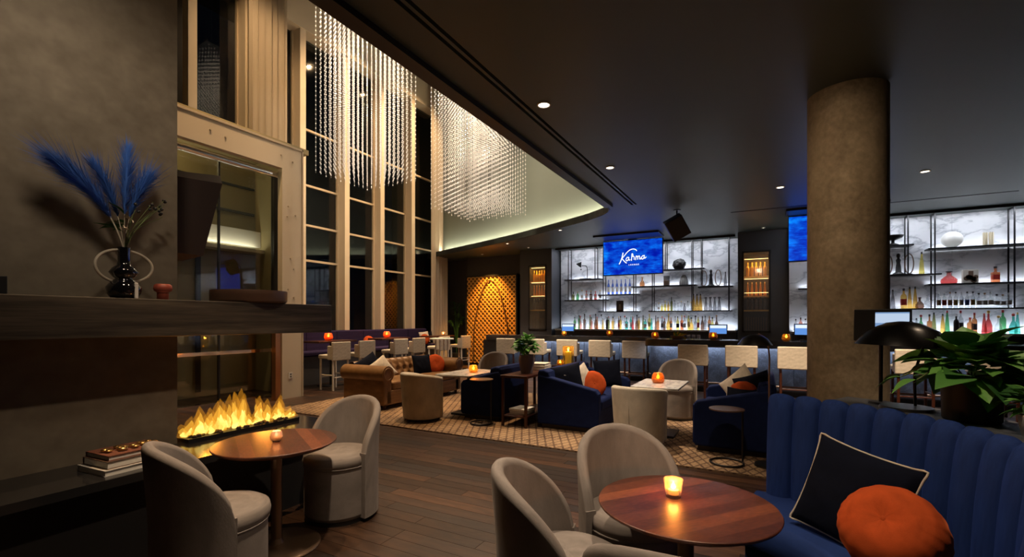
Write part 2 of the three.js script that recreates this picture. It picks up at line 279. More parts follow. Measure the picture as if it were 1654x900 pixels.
// ------------------------------------------------------------------ tall window wall
const fins = [5.04, 6.16, 7.5, 8.85, 10.15, 11.5];
{
  const post = d => { const t = tag(mesh('window_post', merge([span(XW, -9.7, d < 7.4 ? 4.95 : 0, 8.45, d, d + .16)]), M.frame), '', 'post', 'beige window posts'); return t; };
  const posts = fins.map(post);
  ['beige window post above the glass entrance, nearest the plaster wall', 'beige window post half hidden by the upper curtain', 'beige window post standing beside the bolted portal frame', 'beige window post behind the first white stool', 'beige window post behind the second pair of white stools', 'beige window post nearest the long far curtain'].forEach((l, i) => posts[i].userData.label = l);
  struct('trim_1', span(XW - .1, -9.66, 8.43, 9.3, DN, DF), M.frame);                         // head beam over the glazing
  struct('trim_2', span(XW - .05, -9.85, 0, .5, 6.6, DF), M.darkWall);                        // low sill wall
  const bays = [[5.2, 6.16], [6.32, 7.5], [7.66, 8.85], [9.01, 10.15], [10.31, 11.5], [11.66, 12.9]];
  bays.forEach(([a, b], i) => {
    const w = structGroup('window_' + (i + 1)), low = i > 1;
    const ys = low ? [.5, 2.98, 3.85, 4.83, 6.2, 8.43] : [4.95, 8.43];
    for (let k = 0; k + 1 < ys.length; k++) mesh('pane', span(XW - .006, XW + .006, ys[k] + .02, ys[k + 1] - .02, a, b), M.nightGlass, w);
    for (let k = 1; k + 1 < ys.length && low; k++) mesh('transom', span(XW - .03, XW + .05, ys[k] - .025, ys[k] + .025, a, b), M.mullion, w);
    mesh('jamb', merge([span(XW - .03, XW + .06, ys[0], 8.43, a, a + .03), span(XW - .03, XW + .06, ys[0], 8.43, b - .03, b), span(XW - .03, XW + .06, ys[0], ys[0] + .04, a, b)]), M.mullion, w);
  });
  struct('wall_window_end', span(XW - .1, -9.9, 0, TOP, 12.9, DF), M.darkWall);
  struct('wall_window_near', span(XW - .1, -9.9, 4.95, TOP, DN, 5.04), M.darkWall);
  const curtain = (label, d0, d1, y0, y1, n) => {
    const t = mesh('pleated_curtain', surf(n * 8, 2, (u, v) => { const a = u * n * 6.283; return [-9.5 + .07 * Math.sin(a) + .015 * Math.sin(a * .37 + 1), y0 + (y1 - y0) * v, -(d0 + (d1 - d0) * (u + .02 * Math.sin(a * 2)))]; }), M.curtain);
    tag(t, label, 'curtain', 'pleated window curtains');
  };
  curtain('tall cream pleated curtain hanging at the far end of the windows', 12.2, 13.1, .02, 9.2, 6);
  curtain('pale gold pleated curtain above the bolted portal frame', 6.1, 7.0, 4.97, 9.2, 6);
}
// ------------------------------------------------------------------ glass entrance with its bolted portal
{
  const p = thing('portal_frame', 'beige steel portal frame with bolt pairs around the glass entrance', 'frame', [-8.1, 0, 0]);
  mesh('beam', span(-.13, 0, 4.4, 4.84, 3.2, 6.3), M.frame, p); mesh('post', span(-.13, 0, 0, 4.4, 5.87, 6.3), M.frame, p);
  mesh('edge_trim', merge([span(-.14, .012, 4.84, 4.88, 3.2, 6.33), span(-.14, .012, 0, 4.88, 6.3, 6.33)]), M.mullion, p);
  const bolt = cyl(.017, .015, .014, 0, 0, 0, 6).rotateZ(-Math.PI / 2);
  for (const [y, d] of [[4.66, 4.55], [4.62, 4.8], [4.64, 5.85], [4.58, 6.1], [3.7, 6.0], [3.55, 6.16], [3.5, 5.98], [2.7, 6.05], [2.5, 6.12], [2.1, 6.0], [1.95, 6.12]]) { const b = mesh('bolt', bolt, M.mullion, p); b.position.set(0, y, -d); }
  const o = mesh('power_outlet', merge([span(0, .012, .38, .5, 6.0, 6.09)]), M.cream, p, 'small wall socket low on the post'); mesh('socket_hole', merge([span(.012, .014, .45, .475, 6.03, 6.06), span(.012, .014, .405, .43, 6.03, 6.06)]), M.black, o);
  const g = thing('glass_entrance', 'dark glass entrance wall with chrome rail under the portal frame', 'glass wall', [-8.5, 0, 0]);
  mesh('pane', span(-.006, .006, .06, 4.35, 3.0, 4.9), M.glass, g); mesh('pane', span(-.006, .006, .06, 4.35, 4.93, 5.95), M.glass, g);
  mesh('sill', span(-.06, .06, 0, .07, 3, 6.05), M.chrome, g); mesh('push_rail', span(.0, .05, .9, .96, 3, 6.0), M.chrome, g); mesh('door_post', span(-.05, .05, 0, 4.4, 5.95, 6.1), M.black, g); mesh('mullion', span(-.02, .02, 0, 4.35, 4.9, 4.93), M.black, g);
  mesh('header_tube', bar([.2, 4.3, -3.2], [.2, 4.3, -5.9], .06, 12), M.chrome, g);
  mesh('bronze_post', span(.3, .42, 0, 1.6, 5.72, 5.82), M.copper, g);
  // hall beyond the glass
  struct('wall_hall', merge([span(-10.0, -9.8, 0, 4.9, 2.0, 6.6), span(-9.8, -8.6, 0, 4.9, 6.45, 6.6)]), M.olive);
  struct('ceiling_hall', span(-12.4, -8.3, 4.9, 5.0, 1.6, 6.62), M.olive);
  const b = thing('light_soffit', 'cream soffit with a bright light line behind the entrance glass', 'soffit', [-9.6, 0, 0]);
  mesh('soffit_box', span(-.195, 0, 3.07, 3.4, 2, 6.44), M.cream, b); mesh('ledge', merge([span(-.195, .14, 2.93, 2.96, 2, 6.44), span(.12, .14, 2.96, 3.0, 2, 6.44)]), M.cream, b); mesh('light_line', span(.04, .08, 2.962, 2.975, 2.2, 6.3), M.led, b);
  area(-9.53, 2.98, 4.3, 4, .05, [-9.62, 3.3, -4.3], 16, 0xfff0c8); point(-9.2, 4.5, 4.2, 1.1, 0xffe2a8, 3);  // the point lamp is unseen, placed to light the olive hall
  const fr = thing('hall_panel', 'thin dark panel frame on the olive wall behind the entrance glass', 'panel', [-9.79, 0, 0]);
  mesh('rail', merge([span(0, .04, 3.75, 3.8, 2.2, 6.4), span(0, .04, 4.3, 4.34, 4.0, 6.4)]), M.black, fr); mesh('stile', span(0, .04, 3.8, 4.85, 3.95, 4.0), M.black, fr); mesh('glass_leaf', span(.02, .03, .1, 3.0, 5.2, 5.3), M.blackMetal, fr);
}

// ------------------------------------------------------------------ round column
{
  const c = thing('round_column', 'thick round plaster column behind the blue banquette', 'column', [.664, 0, -5.35]);
  mesh('shaft', cyl(.315, .315, H, 0, 0, 0, 56), M.column, c); mesh('base_ring', cyl(.33, .33, .1, 0, 0, 0, 56), M.darkCab, c);
}

// ------------------------------------------------------------------ fireplace: mantel, hearth, fire
{
  tag(mesh('mantel_shelf', merge([rb(.5, .245, 5.0, .006, -3.75, 1.5175, -.54)]), M.mantel), 'long dark bronze mantel beam above the open fire', 'mantel');
  const h = thing('fireplace_hearth', 'low black stone hearth bench below the plaster wall', 'hearth', [0, 0, 0]);
  mesh('bench_top', span(-4.3, -3.27, .55, .6, DN + .02, 3.02), M.hearth, h); mesh('bench_body', span(-4.25, -3.36, 0, .55, DN + .02, 2.96), M.black, h);
  const f = thing('linear_fire', 'row of yellow flames burning in the open fireplace', 'fire', [-3.8, .6, 0]);
  mesh('burner_tray', merge([span(-.09, .09, 0, .03, 1.93, 2.86)]), M.black, f);
  const emb = []; for (let i = 0; i < 70; i++) { const g = new THREE.IcosahedronGeometry(rr(.012, .03), 0); g.rotateY(rr(0, 3)); g.scale(1, .7, 1); emb.push(g.translate(rr(-.08, .08), .035, -rr(1.94, 2.85))); }
  mesh('lava_rocks', merge(emb), M.soil, f).userData.kind = 'stuff';
  const fm = [[.38, .02, .7, .13], [.5, .05, 1.0, .28], [.7, .16, 1.6, .75]].map(([g, b, k, o]) => { const m = glow(1, g, b, k); m.transparent = true; m.opacity = o; return m; });
  const hs = [.12, .18, .24, .27, .2, .16, .23, .29, .31, .27, .33, .36, .34, .38, .32, .14, .1, .19, .25, .27, .24, .14, .17, .26, .22, .12, .13, .08];
  const tongue = (w, hh, sw, i) => { const g = lathe([[0, 0], [w * .7, .004], [w, hh * .16], [w * .96, hh * .35], [w * .78, hh * .56], [w * .52, hh * .76], [w * .28, hh * .9], [.002, hh]], 20); const p = g.attributes.position; for (let k = 0; k < p.count; k++) { const t = p.getY(k) / hh; p.setX(k, p.getX(k) * .5 + .012 * Math.sin(t * 5 + i)); p.setZ(k, p.getZ(k) * .85 + sw * t * t + .006 * Math.sin(t * 9 + i * 2)); } g.computeVertexNormals(); return g; };
  hs.forEach((h0, i) => {
    const hh = h0 * .8, d = 1.955 + i * .0325, sw = rr(-.025, .025), x = rr(-.035, .035);
    const o = mesh('flame', tongue(rr(.05, .07), hh * 1.04, sw, i), fm[0], f); o.position.set(x, .03, -d); o.castShadow = false;
    mesh('flame_body', tongue(rr(.036, .046), hh * rr(.72, .86), sw, i + 1), fm[1], o).castShadow = false;
    mesh('flame_core', tongue(rr(.022, .03), hh * rr(.4, .55), sw, i + 2), fm[2], o).castShadow = false;
  });
  point(-3.83, .78, 2.15, .5, 0xff9a38, 4); point(-3.83, .78, 2.6, .5, 0xff9a38, 4);
  const hood = tag(mesh('fireplace_hood', new ConvexGeometry([[-4.2, 2.05, -1.5], [-4.2, 2.05, -2.3], [-4.75, 2.05, -2.42], [-4.75, 2.05, -1.5], [-4.2, 2.62, -1.5], [-4.2, 2.7, -2.46], [-4.75, 2.93, -2.76], [-4.75, 2.72, -1.5]].map(p => new THREE.Vector3(...p))), std(.03, .017, .012, { roughness: .6 })), 'dark brown flared hood jutting out behind the plaster wall edge', 'hood');
  // things on the mantel
  const v = thing('handled_vase', 'black glazed gourd vase with a cane hoop handle holding blue plumes', 'vase', [-3.6, 1.64, -1.49]);
  mesh('body', lathe([[0, 0], [.062, 0], [.088, .03], [.093, .07], [.07, .105], [.045, .125], [.06, .14], [.078, .165], [.06, .195], [.038, .21], [.033, .24], [.033, .32], [.037, .325], [.028, .322], [.026, .2], [0, .2]], 36), M.glaze, v);
  mesh('hoop_handle', tube(Array.from({ length: 20 }, (_, i) => { const a = i / 20 * 6.283; return [.012 * Math.cos(a * 2), .205 + .105 * Math.sin(a), .152 * Math.cos(a)]; }), .0085, 80, 8, true), M.cane, v);
  mesh('strap', rb(.012, .1, .02, .004, .085, .05, -.03), M.paper, v);
  // plumes: tip positions relative to the vase mouth
  const plumeMats = [phy(.03, .11, .42, { roughness: .9, side: THREE.DoubleSide }), phy(.05, .16, .55, { roughness: .9, side: THREE.DoubleSide })];
  const plume = (tip, w, mat, bend) => {
    const a = new THREE.Vector3(0, .3, 0), b = new THREE.Vector3(...tip), c = new THREE.QuadraticBezierCurve3(a, new THREE.Vector3(...bend), b), gs = [];
    for (let i = 0; i < 700; i++) {
      const t = rr(.38, 1), p = c.getPoint(t), tg = c.getTangent(t), side = new THREE.Vector3(rr(-1, 1), rr(-1, 1), rr(-1, 1)).normalize(), k = w * Math.sin(Math.PI * (t - .3) / .78) * rr(.5, 1.1);
      const q = p.clone().addScaledVector(tg, k * 1.3).addScaledVector(side, k * .95), n = new THREE.Vector3().crossVectors(tg, side).normalize().multiplyScalar(.0024);
      const g = new THREE.BufferGeometry(); g.setAttribute('position', new THREE.Float32BufferAttribute([p.x - n.x, p.y - n.y, p.z - n.z, p.x + n.x, p.y + n.y, p.z + n.z, q.x, q.y, q.z], 3)); g.computeVertexNormals(); gs.push(g);
    }
    mesh('plume', merge(gs), mat, bq); mesh('plume_stem', tube([[0, .05, 0], [0, .3, 0], ...[.35, .7, 1].map(t => c.getPoint(t).toArray())], .0022, 20, 5), M.cane, bq);
  };
  const bq = thing('dried_bouquet', 'bright blue feathery plumes and dark berries standing in the black vase', 'bouquet', [-3.6, 1.64, -1.49]);
  plume([-.02, .96, -.03], .12, plumeMats[1], [0, .6, 0]); plume([.05, .77, .36], .15, plumeMats[0], [0, .68, .1]); plume([.03, .70, .28], .14, plumeMats[1], [0, .6, .06]); plume([-.04, .82, .14], .12, plumeMats[0], [0, .6, .02]); plume([-.04, .82, -.16], .14, plumeMats[0], [0, .62, -.02]);
  for (let i = 0; i < 9; i++) { const tip = [rr(-.06, .06), rr(.55, .8), -rr(.05, .26)]; mesh('twig', tube([[0, .3, 0], [tip[0] * .3, .45, tip[2] * .3], tip], .002, 12, 5), M.stem, bq); for (let k = 0; k < 2; k++) { const s = mesh('berry', new THREE.IcosahedronGeometry(.011, 1), M.black, bq); s.position.set(tip[0] + rr(-.02, .02), tip[1] + rr(-.03, .02), tip[2] + rr(-.02, .02)); } }
  for (let i = 0; i < 7; i++) { const l = mesh('dry_leaf', leafGeo(.15, .022, .05), i % 2 ? M.cane : leafMats[3], bq); l.position.set(0, .42 + i * .02, 0); l.rotation.set(-rr(.3, .9), rr(0, 6.28), 0); }
  const r = thing('turned_cup', 'small terracotta red knob-shaped cup on the mantel beside the vase', 'cup', [-3.62, 1.64, -1.72]);
  mesh('body', lathe([[0, 0], [.034, 0], [.034, .05], [.05, .062], [.054, .08], [.05, .1], [.04, .108], [0, .108]], 30), M.terracotta, r);
  const tr = thing('round_tray', 'wide dark round tray standing on the mantel end', 'tray', [-3.72, 1.64, -2.4]);
  mesh('bowl', lathe([[0, .0], [.26, 0], [.28, .02], [.28, .1], [.268, .1], [.262, .03], [0, .025]], 44), std(.09, .05, .033, { roughness: .4 }), tr);
  const bl = tag(mesh('mantel_block', rb(.12, .1, .16, .006, -3.64, 1.69, -.88), M.black), 'black block at the near end of the mantel, cut by the frame', 'block');
  // books on the hearth
  const bk = (name, label, w, hh, d, y, mat, dx) => { const b = thing(name, label, 'book', [-3.5 + dx, y, -1.47], .06); mesh('cover', merge([bx(w, .004, d, 0, .002, 0), bx(w, .004, d, 0, hh - .002, 0), bx(.004, hh, d, -w / 2 + .002, hh / 2, 0)]), mat, b); mesh('pages', bx(w - .012, hh - .008, d - .01, 0, hh / 2, 0), M.paper, b); };
  bk('large_book', 'large white book lying lowest on the hearth bench stack', .3, .035, .38, .6, std(.6, .58, .54), 0); bk('large_book', 'dark book lying in the middle of the hearth bench stack', .27, .045, .34, .635, M.cover, 0); bk('large_book', 'reddish brown book topmost of the hearth bench stack', .25, .03, .32, .68, std(.2, .07, .04), 0);
  const gs = []; for (let i = 0; i < 22; i++) gs.push(new THREE.IcosahedronGeometry(rr(.012, .024), 1).scale(1, .55, 1.2).translate(rr(-.05, .05), .012, rr(-.14, .14)));
  const gch = tag(mesh('brass_chain', merge(gs), M.brass), 'crumpled brass chain ornament lying on the stacked books', 'ornament'); gch.position.set(-3.48, .71, -1.47);
}
function leafGeo(L, w, droop) { return surf(6, 4, (u, v) => { const s = Math.sin(Math.PI * Math.pow(u, .75)) * w * (1 - .15 * u), k = (v - .5) * 2; return [k * s, -droop * u * u + .25 * Math.abs(k) * s, L * u]; }); }

// ------------------------------------------------------------------ crystal chandeliers hanging in the atrium
{
  const bead = new THREE.OctahedronGeometry(.019, 0).scale(.8, 1.15, .8);
  const strand = (len, step, off) => { const gs = []; for (let y = off; y < len; y += step) gs.push(bead.clone().translate(0, y, 0)); gs.push(new THREE.CylinderGeometry(.0016, .0016, len, 3).translate(0, len / 2, 0)); return merge(gs); };
  const chand = (label, x, d, a, n, y0, y1) => {
    const t = thing('crystal_chandelier', label, 'chandelier', [x, y0, -d], 0, 'crystal chandeliers');
    const len = y1 - y0, kinds = [0, .03, .06].map(o => strand(len, .095, o));
    mesh('ceiling_plate', bx(a + .2, .06, a + .2, 0, len + .03, 0), M.black, t);
    mesh('hanger', merge([-1, 1].flatMap(i => [-1, 1].map(j => bar([i * a * .4, len, j * a * .4], [i * a * .4, TOP - y0, j * a * .4], .006, 6)))), M.wire, t);
    for (let i = 0; i < n; i++) for (let j = 0; j < n; j++) { const s = mesh('glowing_crystal_strand', kinds[(i + j) % 3], M.crystal, t); s.position.set((i / (n - 1) - .5) * a, 0, (j / (n - 1) - .5) * a); s.castShadow = false; }
    for (const [i, j] of [[-.36, -.36], [.36, -.36], [-.36, .36], [.36, .36]]) spot(x + i * a, y1 - .06, d + j * a, x + i * a * 1.4, 0, d + j * a * 1.4, y0 > 4 ? 26 : 19, y0 > 4 ? .85 : 1.15, .9, 0xffe2c2, 5);  // unseen spots under the plate, placed to light the atrium around
  };
  chand('crystal strand chandelier hanging in front of the tall windows', -7.4, 7.35, 1.42, 12, 4.52, 8.2);
  chand('crystal strand chandelier hanging before the glowing curved cove', -5.55, 8.85, 1.5, 13, 3.9, 7.4);
}

// ------------------------------------------------------------------ seats
// drum chair with an arched wrap-around back; its front looks along +z
const drum = (() => {
  const t = new THREE.Group(); const R = .292, th = .058, pm = 1.72, seatY = .5, top = .885;
  const hgt = f => seatY + .01 + (top - seatY - .01) * Math.pow(Math.max(0, 1 - f * f), .62);
  const nP = 44, prof = 18;
  const shell = surf(nP, prof, (u, v) => {
    const f = u * 2 - 1, fa = f * pm, h = hgt(f), k = v * prof; let r, y; const lean = .03 * Math.max(0, 1 - f * f);
    if (k <= 6) { r = R; y = .03 + (h - .035 - .03) * k / 6; } else if (k <= 12) { const a = (k - 6) / 6 * Math.PI; r = R - th / 2 + th / 2 * Math.cos(a); y = h - .035 + .035 * Math.sin(a); } else { r = R - th; y = (h - .035) + (.03 - (h - .035)) * (k - 12) / 6; }
    r += lean * Math.max(0, y - seatY) / .38; return [r * Math.sin(fa + Math.PI), y, r * Math.cos(fa + Math.PI)];
  });
  mesh('back_shell', shell, M.greyVelvet, t);
  const ends = [-1, 1].map(s => { const a = s * pm + Math.PI; const g = bx(th * .98, .48, .012, R - th / 2, .27, 0); g.rotateY(a - Math.PI / 2); return g; });
  mesh('shell_edge', merge(ends), M.greyVelvet, t);
  mesh('seat_drum', lathe([[0, .035], [.245, .035], [.252, .06], [.252, .4], [.25, .415]], 40), M.greyVelvet, t);
  mesh('seat_cushion', lathe([[.235, .412], [.252, .42], [.258, .45], [.25, .485], [.22, .503], [.12, .512], [0, .515]], 40).scale(.985, 1, 1).translate(0, 0, .01), M.greyVelvet, t);
  mesh('welt', new THREE.TorusGeometry(.2525, .0045, 6, 48).rotateX(Math.PI / 2).translate(0, .414, .004), M.greyVelvet, t);
  mesh('plinth', cyl(.24, .24, .035, 0, 0, 0, 32), M.black, t);
  return t;
})();
function drumChair(label, x, d, fx, fd) { const r = drum.clone(); r.name = numbered('drum_chair'); r.position.set(x, 0, -d); r.rotation.y = Math.atan2(fx, -fd); tag(r, label, 'chair', 'grey velvet drum chairs'); scene.add(r); return r; }
drumChair('grey velvet drum chair in front of the plaster wall, back to the camera', -2.62, 1.5, .36, .93);
drumChair('grey velvet drum chair beyond the round table by the fire', -2.91, 2.6, .1, -1);
drumChair('grey velvet drum chair whose open front looks at the camera, behind the near walnut table', -.63, 2.56, .645, -.765);
drumChair('grey velvet drum chair seen side-on left of the near walnut table', -.76, 1.9, .92, .36);
drumChair('grey velvet drum chair cut off by the bottom edge of the photo', -.25, 1.58, -.05, 1);
drumChair('grey velvet drum chair at the far end of the marble table beside the chesterfield', -4.56, 7.72, .2, -1);
drumChair('grey velvet drum chair at the far end of the marble table, near the bar stools', -1.2, 7.55, -.05, -1);

// low tub chair seen from behind; front along +z
const tub = (() => {
  const t = new THREE.Group(), th = .075, pm = 2.15, prof = 18;
  mesh('shell', surf(48, prof, (u, v) => {
    const f = u * 2 - 1, a = f * pm + Math.PI, k = v * prof, h = .715 - .075 * Math.pow(Math.abs(f), 2.2); const R = y => .285 + .05 * Math.min(1, y / .7); let r, y;
    if (k <= 6) { y = .04 + (h - .08) * k / 6; r = R(y); } else if (k <= 12) { const b = (k - 6) / 6 * Math.PI; y = h - .04 + .04 * Math.sin(b); r = R(h) - th / 2 + th / 2 * Math.cos(b); } else { y = (h - .04) + (.04 - h + .04) * (k - 12) / 6; r = R(y) - th; }
    return [r * Math.sin(a), y, r * Math.cos(a)];
  }), M.tub, t);
  mesh('arm_front', merge([-1, 1].map(s => { const g = rb(.075, .6, .03, .014, .29, .34, 0); g.rotateY(s * pm + Math.PI - Math.PI / 2); return g; })), M.tub, t);
  mesh('seat_cushion', lathe([[0, .3], [.23, .3], [.25, .33], [.25, .4], [.23, .43], [.1, .445], [0, .447]], 36).translate(0, 0, .05), M.tub, t);
  mesh('seat_base', lathe([[0, .05], [.22, .05], [.24, .3], [0, .3]], 32).translate(0, 0, .04), M.tub, t);
  mesh('back_seam', bx(.004, .56, .004, 0, .38, -.322), M.tub, t);
  mesh('plinth', cyl(.22, .22, .05, 0, 0, 0, 32), M.black, t); return t;
})();
for (const [l, x, d, fx] of [['cream tub chair with its back to us, next to the tan chesterfield sofa', -4.58, 5.68, .32], ['cream tub chair with its back to us, between the two navy sofas', -1.35, 5.78, .16]]) { const r = tub.clone(); r.name = numbered('tub_chair'); r.position.set(x, 0, -d); r.rotation.y = Math.atan2(fx, -1); tag(r, l, 'chair', 'cream tub chairs'); scene.add(r); }

// navy sofas: length along x, front +z
function navySofa(name, label, L, dep, x, d, turn) {
  const t = thing(name, label, 'sofa', [x, 0, -d], turn), hz = dep / 2;
  const side = () => extr([[-hz, .06], [hz - .03, .06], [hz, .1], [hz, .52], [hz - .04, .57], [-hz + .1, .73], [-hz + .02, .74], [-hz, .7]], .13, .025);
  for (const s of [-1, 1]) mesh('arm', side().rotateY(-Math.PI / 2).translate(s * (L / 2 - .065), 0, 0), M.navy, t);   // outline x -> +z
  mesh('back', extr([[-hz, .06], [-hz + .2, .06], [-hz + .24, .5], [-hz + .17, .78], [-hz + .1, .805], [-hz + .02, .8], [-hz, .76]], L - .02, .025).rotateY(-Math.PI / 2), M.navy, t);
  mesh('seat_cushion', rb(L - .27, .17, dep - .2, .05, 0, .35, .1), M.navy, t);
  mesh('seat_base', rb(L - .25, .24, dep - .12, .02, 0, .16, .05), M.navy, t);
  mesh('plinth', bx(L - .1, .06, dep - .1, 0, .03, 0), M.black, t); return t;
}
navySofa('navy_sofa', 'navy velvet loveseat with sloping arms in the middle of the rug', 1.68, .88, -2.36, 6.8, Math.PI / 2);
navySofa('navy_sofa', 'navy velvet loveseat facing left, right behind the blue banquette end', 1.5, .84, -.32, 6.5, -Math.PI / 2);
navySofa('navy_armchair', 'navy velvet armchair beside the marble table of the chesterfield', .95, .7, -3.78, 6.5, -Math.PI / 2).userData.category = 'armchair';

{ // tan chesterfield: length along x, front +z
  const t = thing('chesterfield_sofa', 'tan leather chesterfield sofa with deep buttons and rolled arms', 'sofa', [-6.02, 0, -7.0], Math.PI / 2), L = 2.3, dep = 1.0, hz = .5;
  for (const s of [-1, 1]) {
    const a = mesh('arm', merge([rb(.2, .5, dep - .06, .03, s * (L / 2 - .13), .32, 0), cyl(.135, .135, dep - .02, 0, -(dep - .02) / 2, 0, 28).rotateX(Math.PI / 2).translate(s * (L / 2 - .115), .59, 0)]), M.leather, t);
    mesh('arm_scroll', merge([new THREE.TorusGeometry(.1, .012, 8, 28).translate(s * (L / 2 - .115), .59, dep / 2 - .01)]), M.leather, a);
  }
  // tufted back: diamonds pressed in at the buttons
  const nx = 11;
  mesh('back', surf(132, 40, (u, v) => {
    const x = (u - .5) * (L - .3), k = v * 40; let y, z;
    if (k < 22) { y = .38 + .28 * k / 22; z = -.16 - .09 * k / 22; } else if (k < 34) { const a = (k - 22) / 12 * Math.PI * 1.1; z = -.25 - .11 + .11 * Math.cos(a); y = .66 + .11 * Math.sin(a); } else { z = -.47; y = .66 - .56 * (k - 34) / 6; }
    if (k < 30) { const s = (k / 22) * 2; let m = 9; for (let r = 0; r < 3; r++) { const off = r % 2 ? .5 : 0, q = (x / (L - .3) + .5) * nx + off, dx = (q - Math.round(q)) * .19, dy = (s - (r + .4) * .9) * .14; m = Math.min(m, Math.hypot(dx, dy)); } z -= .045 * Math.exp(-m * m / .0022) - .015; if (k > 22) y -= .03 * Math.exp(-m * m / .0022); }
    return [x, y, z];
  }), M.leather, t);
  for (let i = 0; i < nx; i++) { const b = mesh('button', new THREE.SphereGeometry(.013, 8, 6), M.cover, t); b.position.set((i / nx - .5 + .5 / nx) * (L - .3), .575, -.235); }
  mesh('back_frame', rb(L - .3, .55, .1, .02, 0, .36, -.43), M.leather, t);
  for (let i = 0; i < 3; i++) mesh('seat_cushion', rb((L - .5) / 3 - .006, .15, dep - .36, .045, ((L - .5) / 3) * (i - 1), .38, .15), M.leather, t);
  mesh('seat_base', rb(L - .2, .24, dep - .1, .02, 0, .19, .02), M.leather, t);
  for (const i of [-1, 1]) for (const j of [-1, 1]) mesh('foot', cyl(.025, .035, .08, i * (L / 2 - .12), 0, j * .4, 16), M.woodDark, t);
}

// ------------------------------------------------------------------ cushions; flat side looks along +z
function squareCushion(name, label, s, thick, mat, pipe, [x, y, d], rx, ry, rz = 0) {
  const t = thing(name, label, 'cushion', [x, y, -d]); t.rotation.set(rx, ry, rz, 'YXZ');
  const shape = (u, v, sgn) => { const a = u * 2 - 1, b = v * 2 - 1, pin = 1 - .07 * (1 - a * a) * (b * b) - 0, pin2 = 1 - .07 * (1 - b * b) * (a * a); const h = Math.pow((1 - a * a) * (1 - b * b), .42); return [a * s / 2 * pin2, b * s / 2 * pin, sgn * thick / 2 * h + .008 * noise.noise(a * 2.3, b * 2.3, s * 7 + sgn)* h]; };
  mesh('cover', merge([surf(22, 22, (u, v) => shape(u, v, 1)), surf(22, 22, (u, v) => shape(u, v, -1))]), mat, t);
  if (pipe) { const e = []; for (let k = 0; k < 4; k++) for (let i = 0; i < 10; i++) { const q = i / 10; const [u, v] = [[q, 0], [1, q], [1 - q, 1], [0, 1 - q]][k]; const p = shape(u, v, 0); e.push(p); } mesh('piping', tube(e, .0055, 120, 6, true), pipe, t); }
  return t;
}
function roundCushion(label, r, thick, [x, y, d], rx, ry, button = true) {
  const t = thing('round_cushion', label, 'cushion', [x, y, -d]); t.rotation.set(rx, ry, 0, 'YXZ');
  mesh('cover', surf(72, 40, (u, v) => { const a = u * 6.28319, w = v * Math.PI, q = Math.sin(w), c = Math.cos(w); const rad = r * Math.pow(q, .62), pl = 1 + .02 * Math.sin(a * 18 + 3 * Math.sin(a * 2)) * Math.pow(q, .8) * (1 - .45 * q); return [rad * pl * Math.cos(a), rad * pl * Math.sin(a), thick / 2 * Math.sign(c) * Math.pow(Math.abs(c), .8) * (1 - .12 * Math.exp(-rad * rad / .002))]; }), M.orange, t);
  if (button) mesh('button', new THREE.SphereGeometry(.014, 12, 8).scale(1, 1, .5).translate(0, 0, thick / 2 * .87), M.orange, t); else mesh('gather_knot', new THREE.SphereGeometry(.012, 12, 8).scale(1, 1, .5).translate(0, 0, thick / 2 * .87), M.orange, t); return t;
}
// chesterfield
squareCushion('square_cushion', 'black square cushion leaning in the near corner of the chesterfield', .44, .13, M.deepNavy, null, [-6.22, .66, 6.25], -.3, 1.2, .5);
squareCushion('square_cushion', 'cream square cushion leaning in the near corner of the chesterfield', .42, .12, M.ivory, null, [-5.98, .62, 6.28], -.35, 1.0, .6);
squareCushion('square_cushion', 'black square cushion in the middle of the chesterfield back', .42, .13, M.deepNavy, null, [-6.0, .62, 7.42], -.25, 1.25, 0);
roundCushion('rust orange round cushion on the chesterfield sofa', .2, .15, [-5.92, .62, 7.75], -.3, 1.1);
// navy loveseat
squareCushion('square_cushion', 'navy square cushion behind the cream one on the near arm of the loveseat', .42, .13, M.deepNavy, null, [-2.46, .67, 6.24], -.25, .35, .2);
squareCushion('square_cushion', 'cream square cushion leaning on the near arm of the loveseat', .4, .12, M.ivory, null, [-2.3, .65, 6.37], -.3, .9, .45);
roundCushion('rust orange round cushion on the navy loveseat', .19, .14, [-2.16, .6, 6.47], -.35, .7);
squareCushion('square_cushion', 'black square cushion at the far arm of the navy loveseat', .44, .13, M.deepNavy, null, [-2.22, .66, 7.36], -.22, .5, .05);
// second loveseat
squareCushion('square_cushion', 'cream square cushion standing on its corner on the right loveseat', .42, .12, M.ivory, null, [-.26, .7, 6.28], -.2, -.5, .75);
squareCushion('square_cushion', 'black square cushion behind the orange cushion on the right loveseat', .42, .13, M.deepNavy, null, [-.12, .68, 6.12], -.2, -.4, .35);
roundCushion('rust orange round cushion on the right loveseat', .18, .14, [-.23, .63, 6.0], -.3, -.3);
squareCushion('square_cushion', 'navy cushion with cream piping low on the right loveseat arm', .4, .12, M.deepNavy, M.ivory, [-.22, .56, 5.9], -.5, -.2, 0);

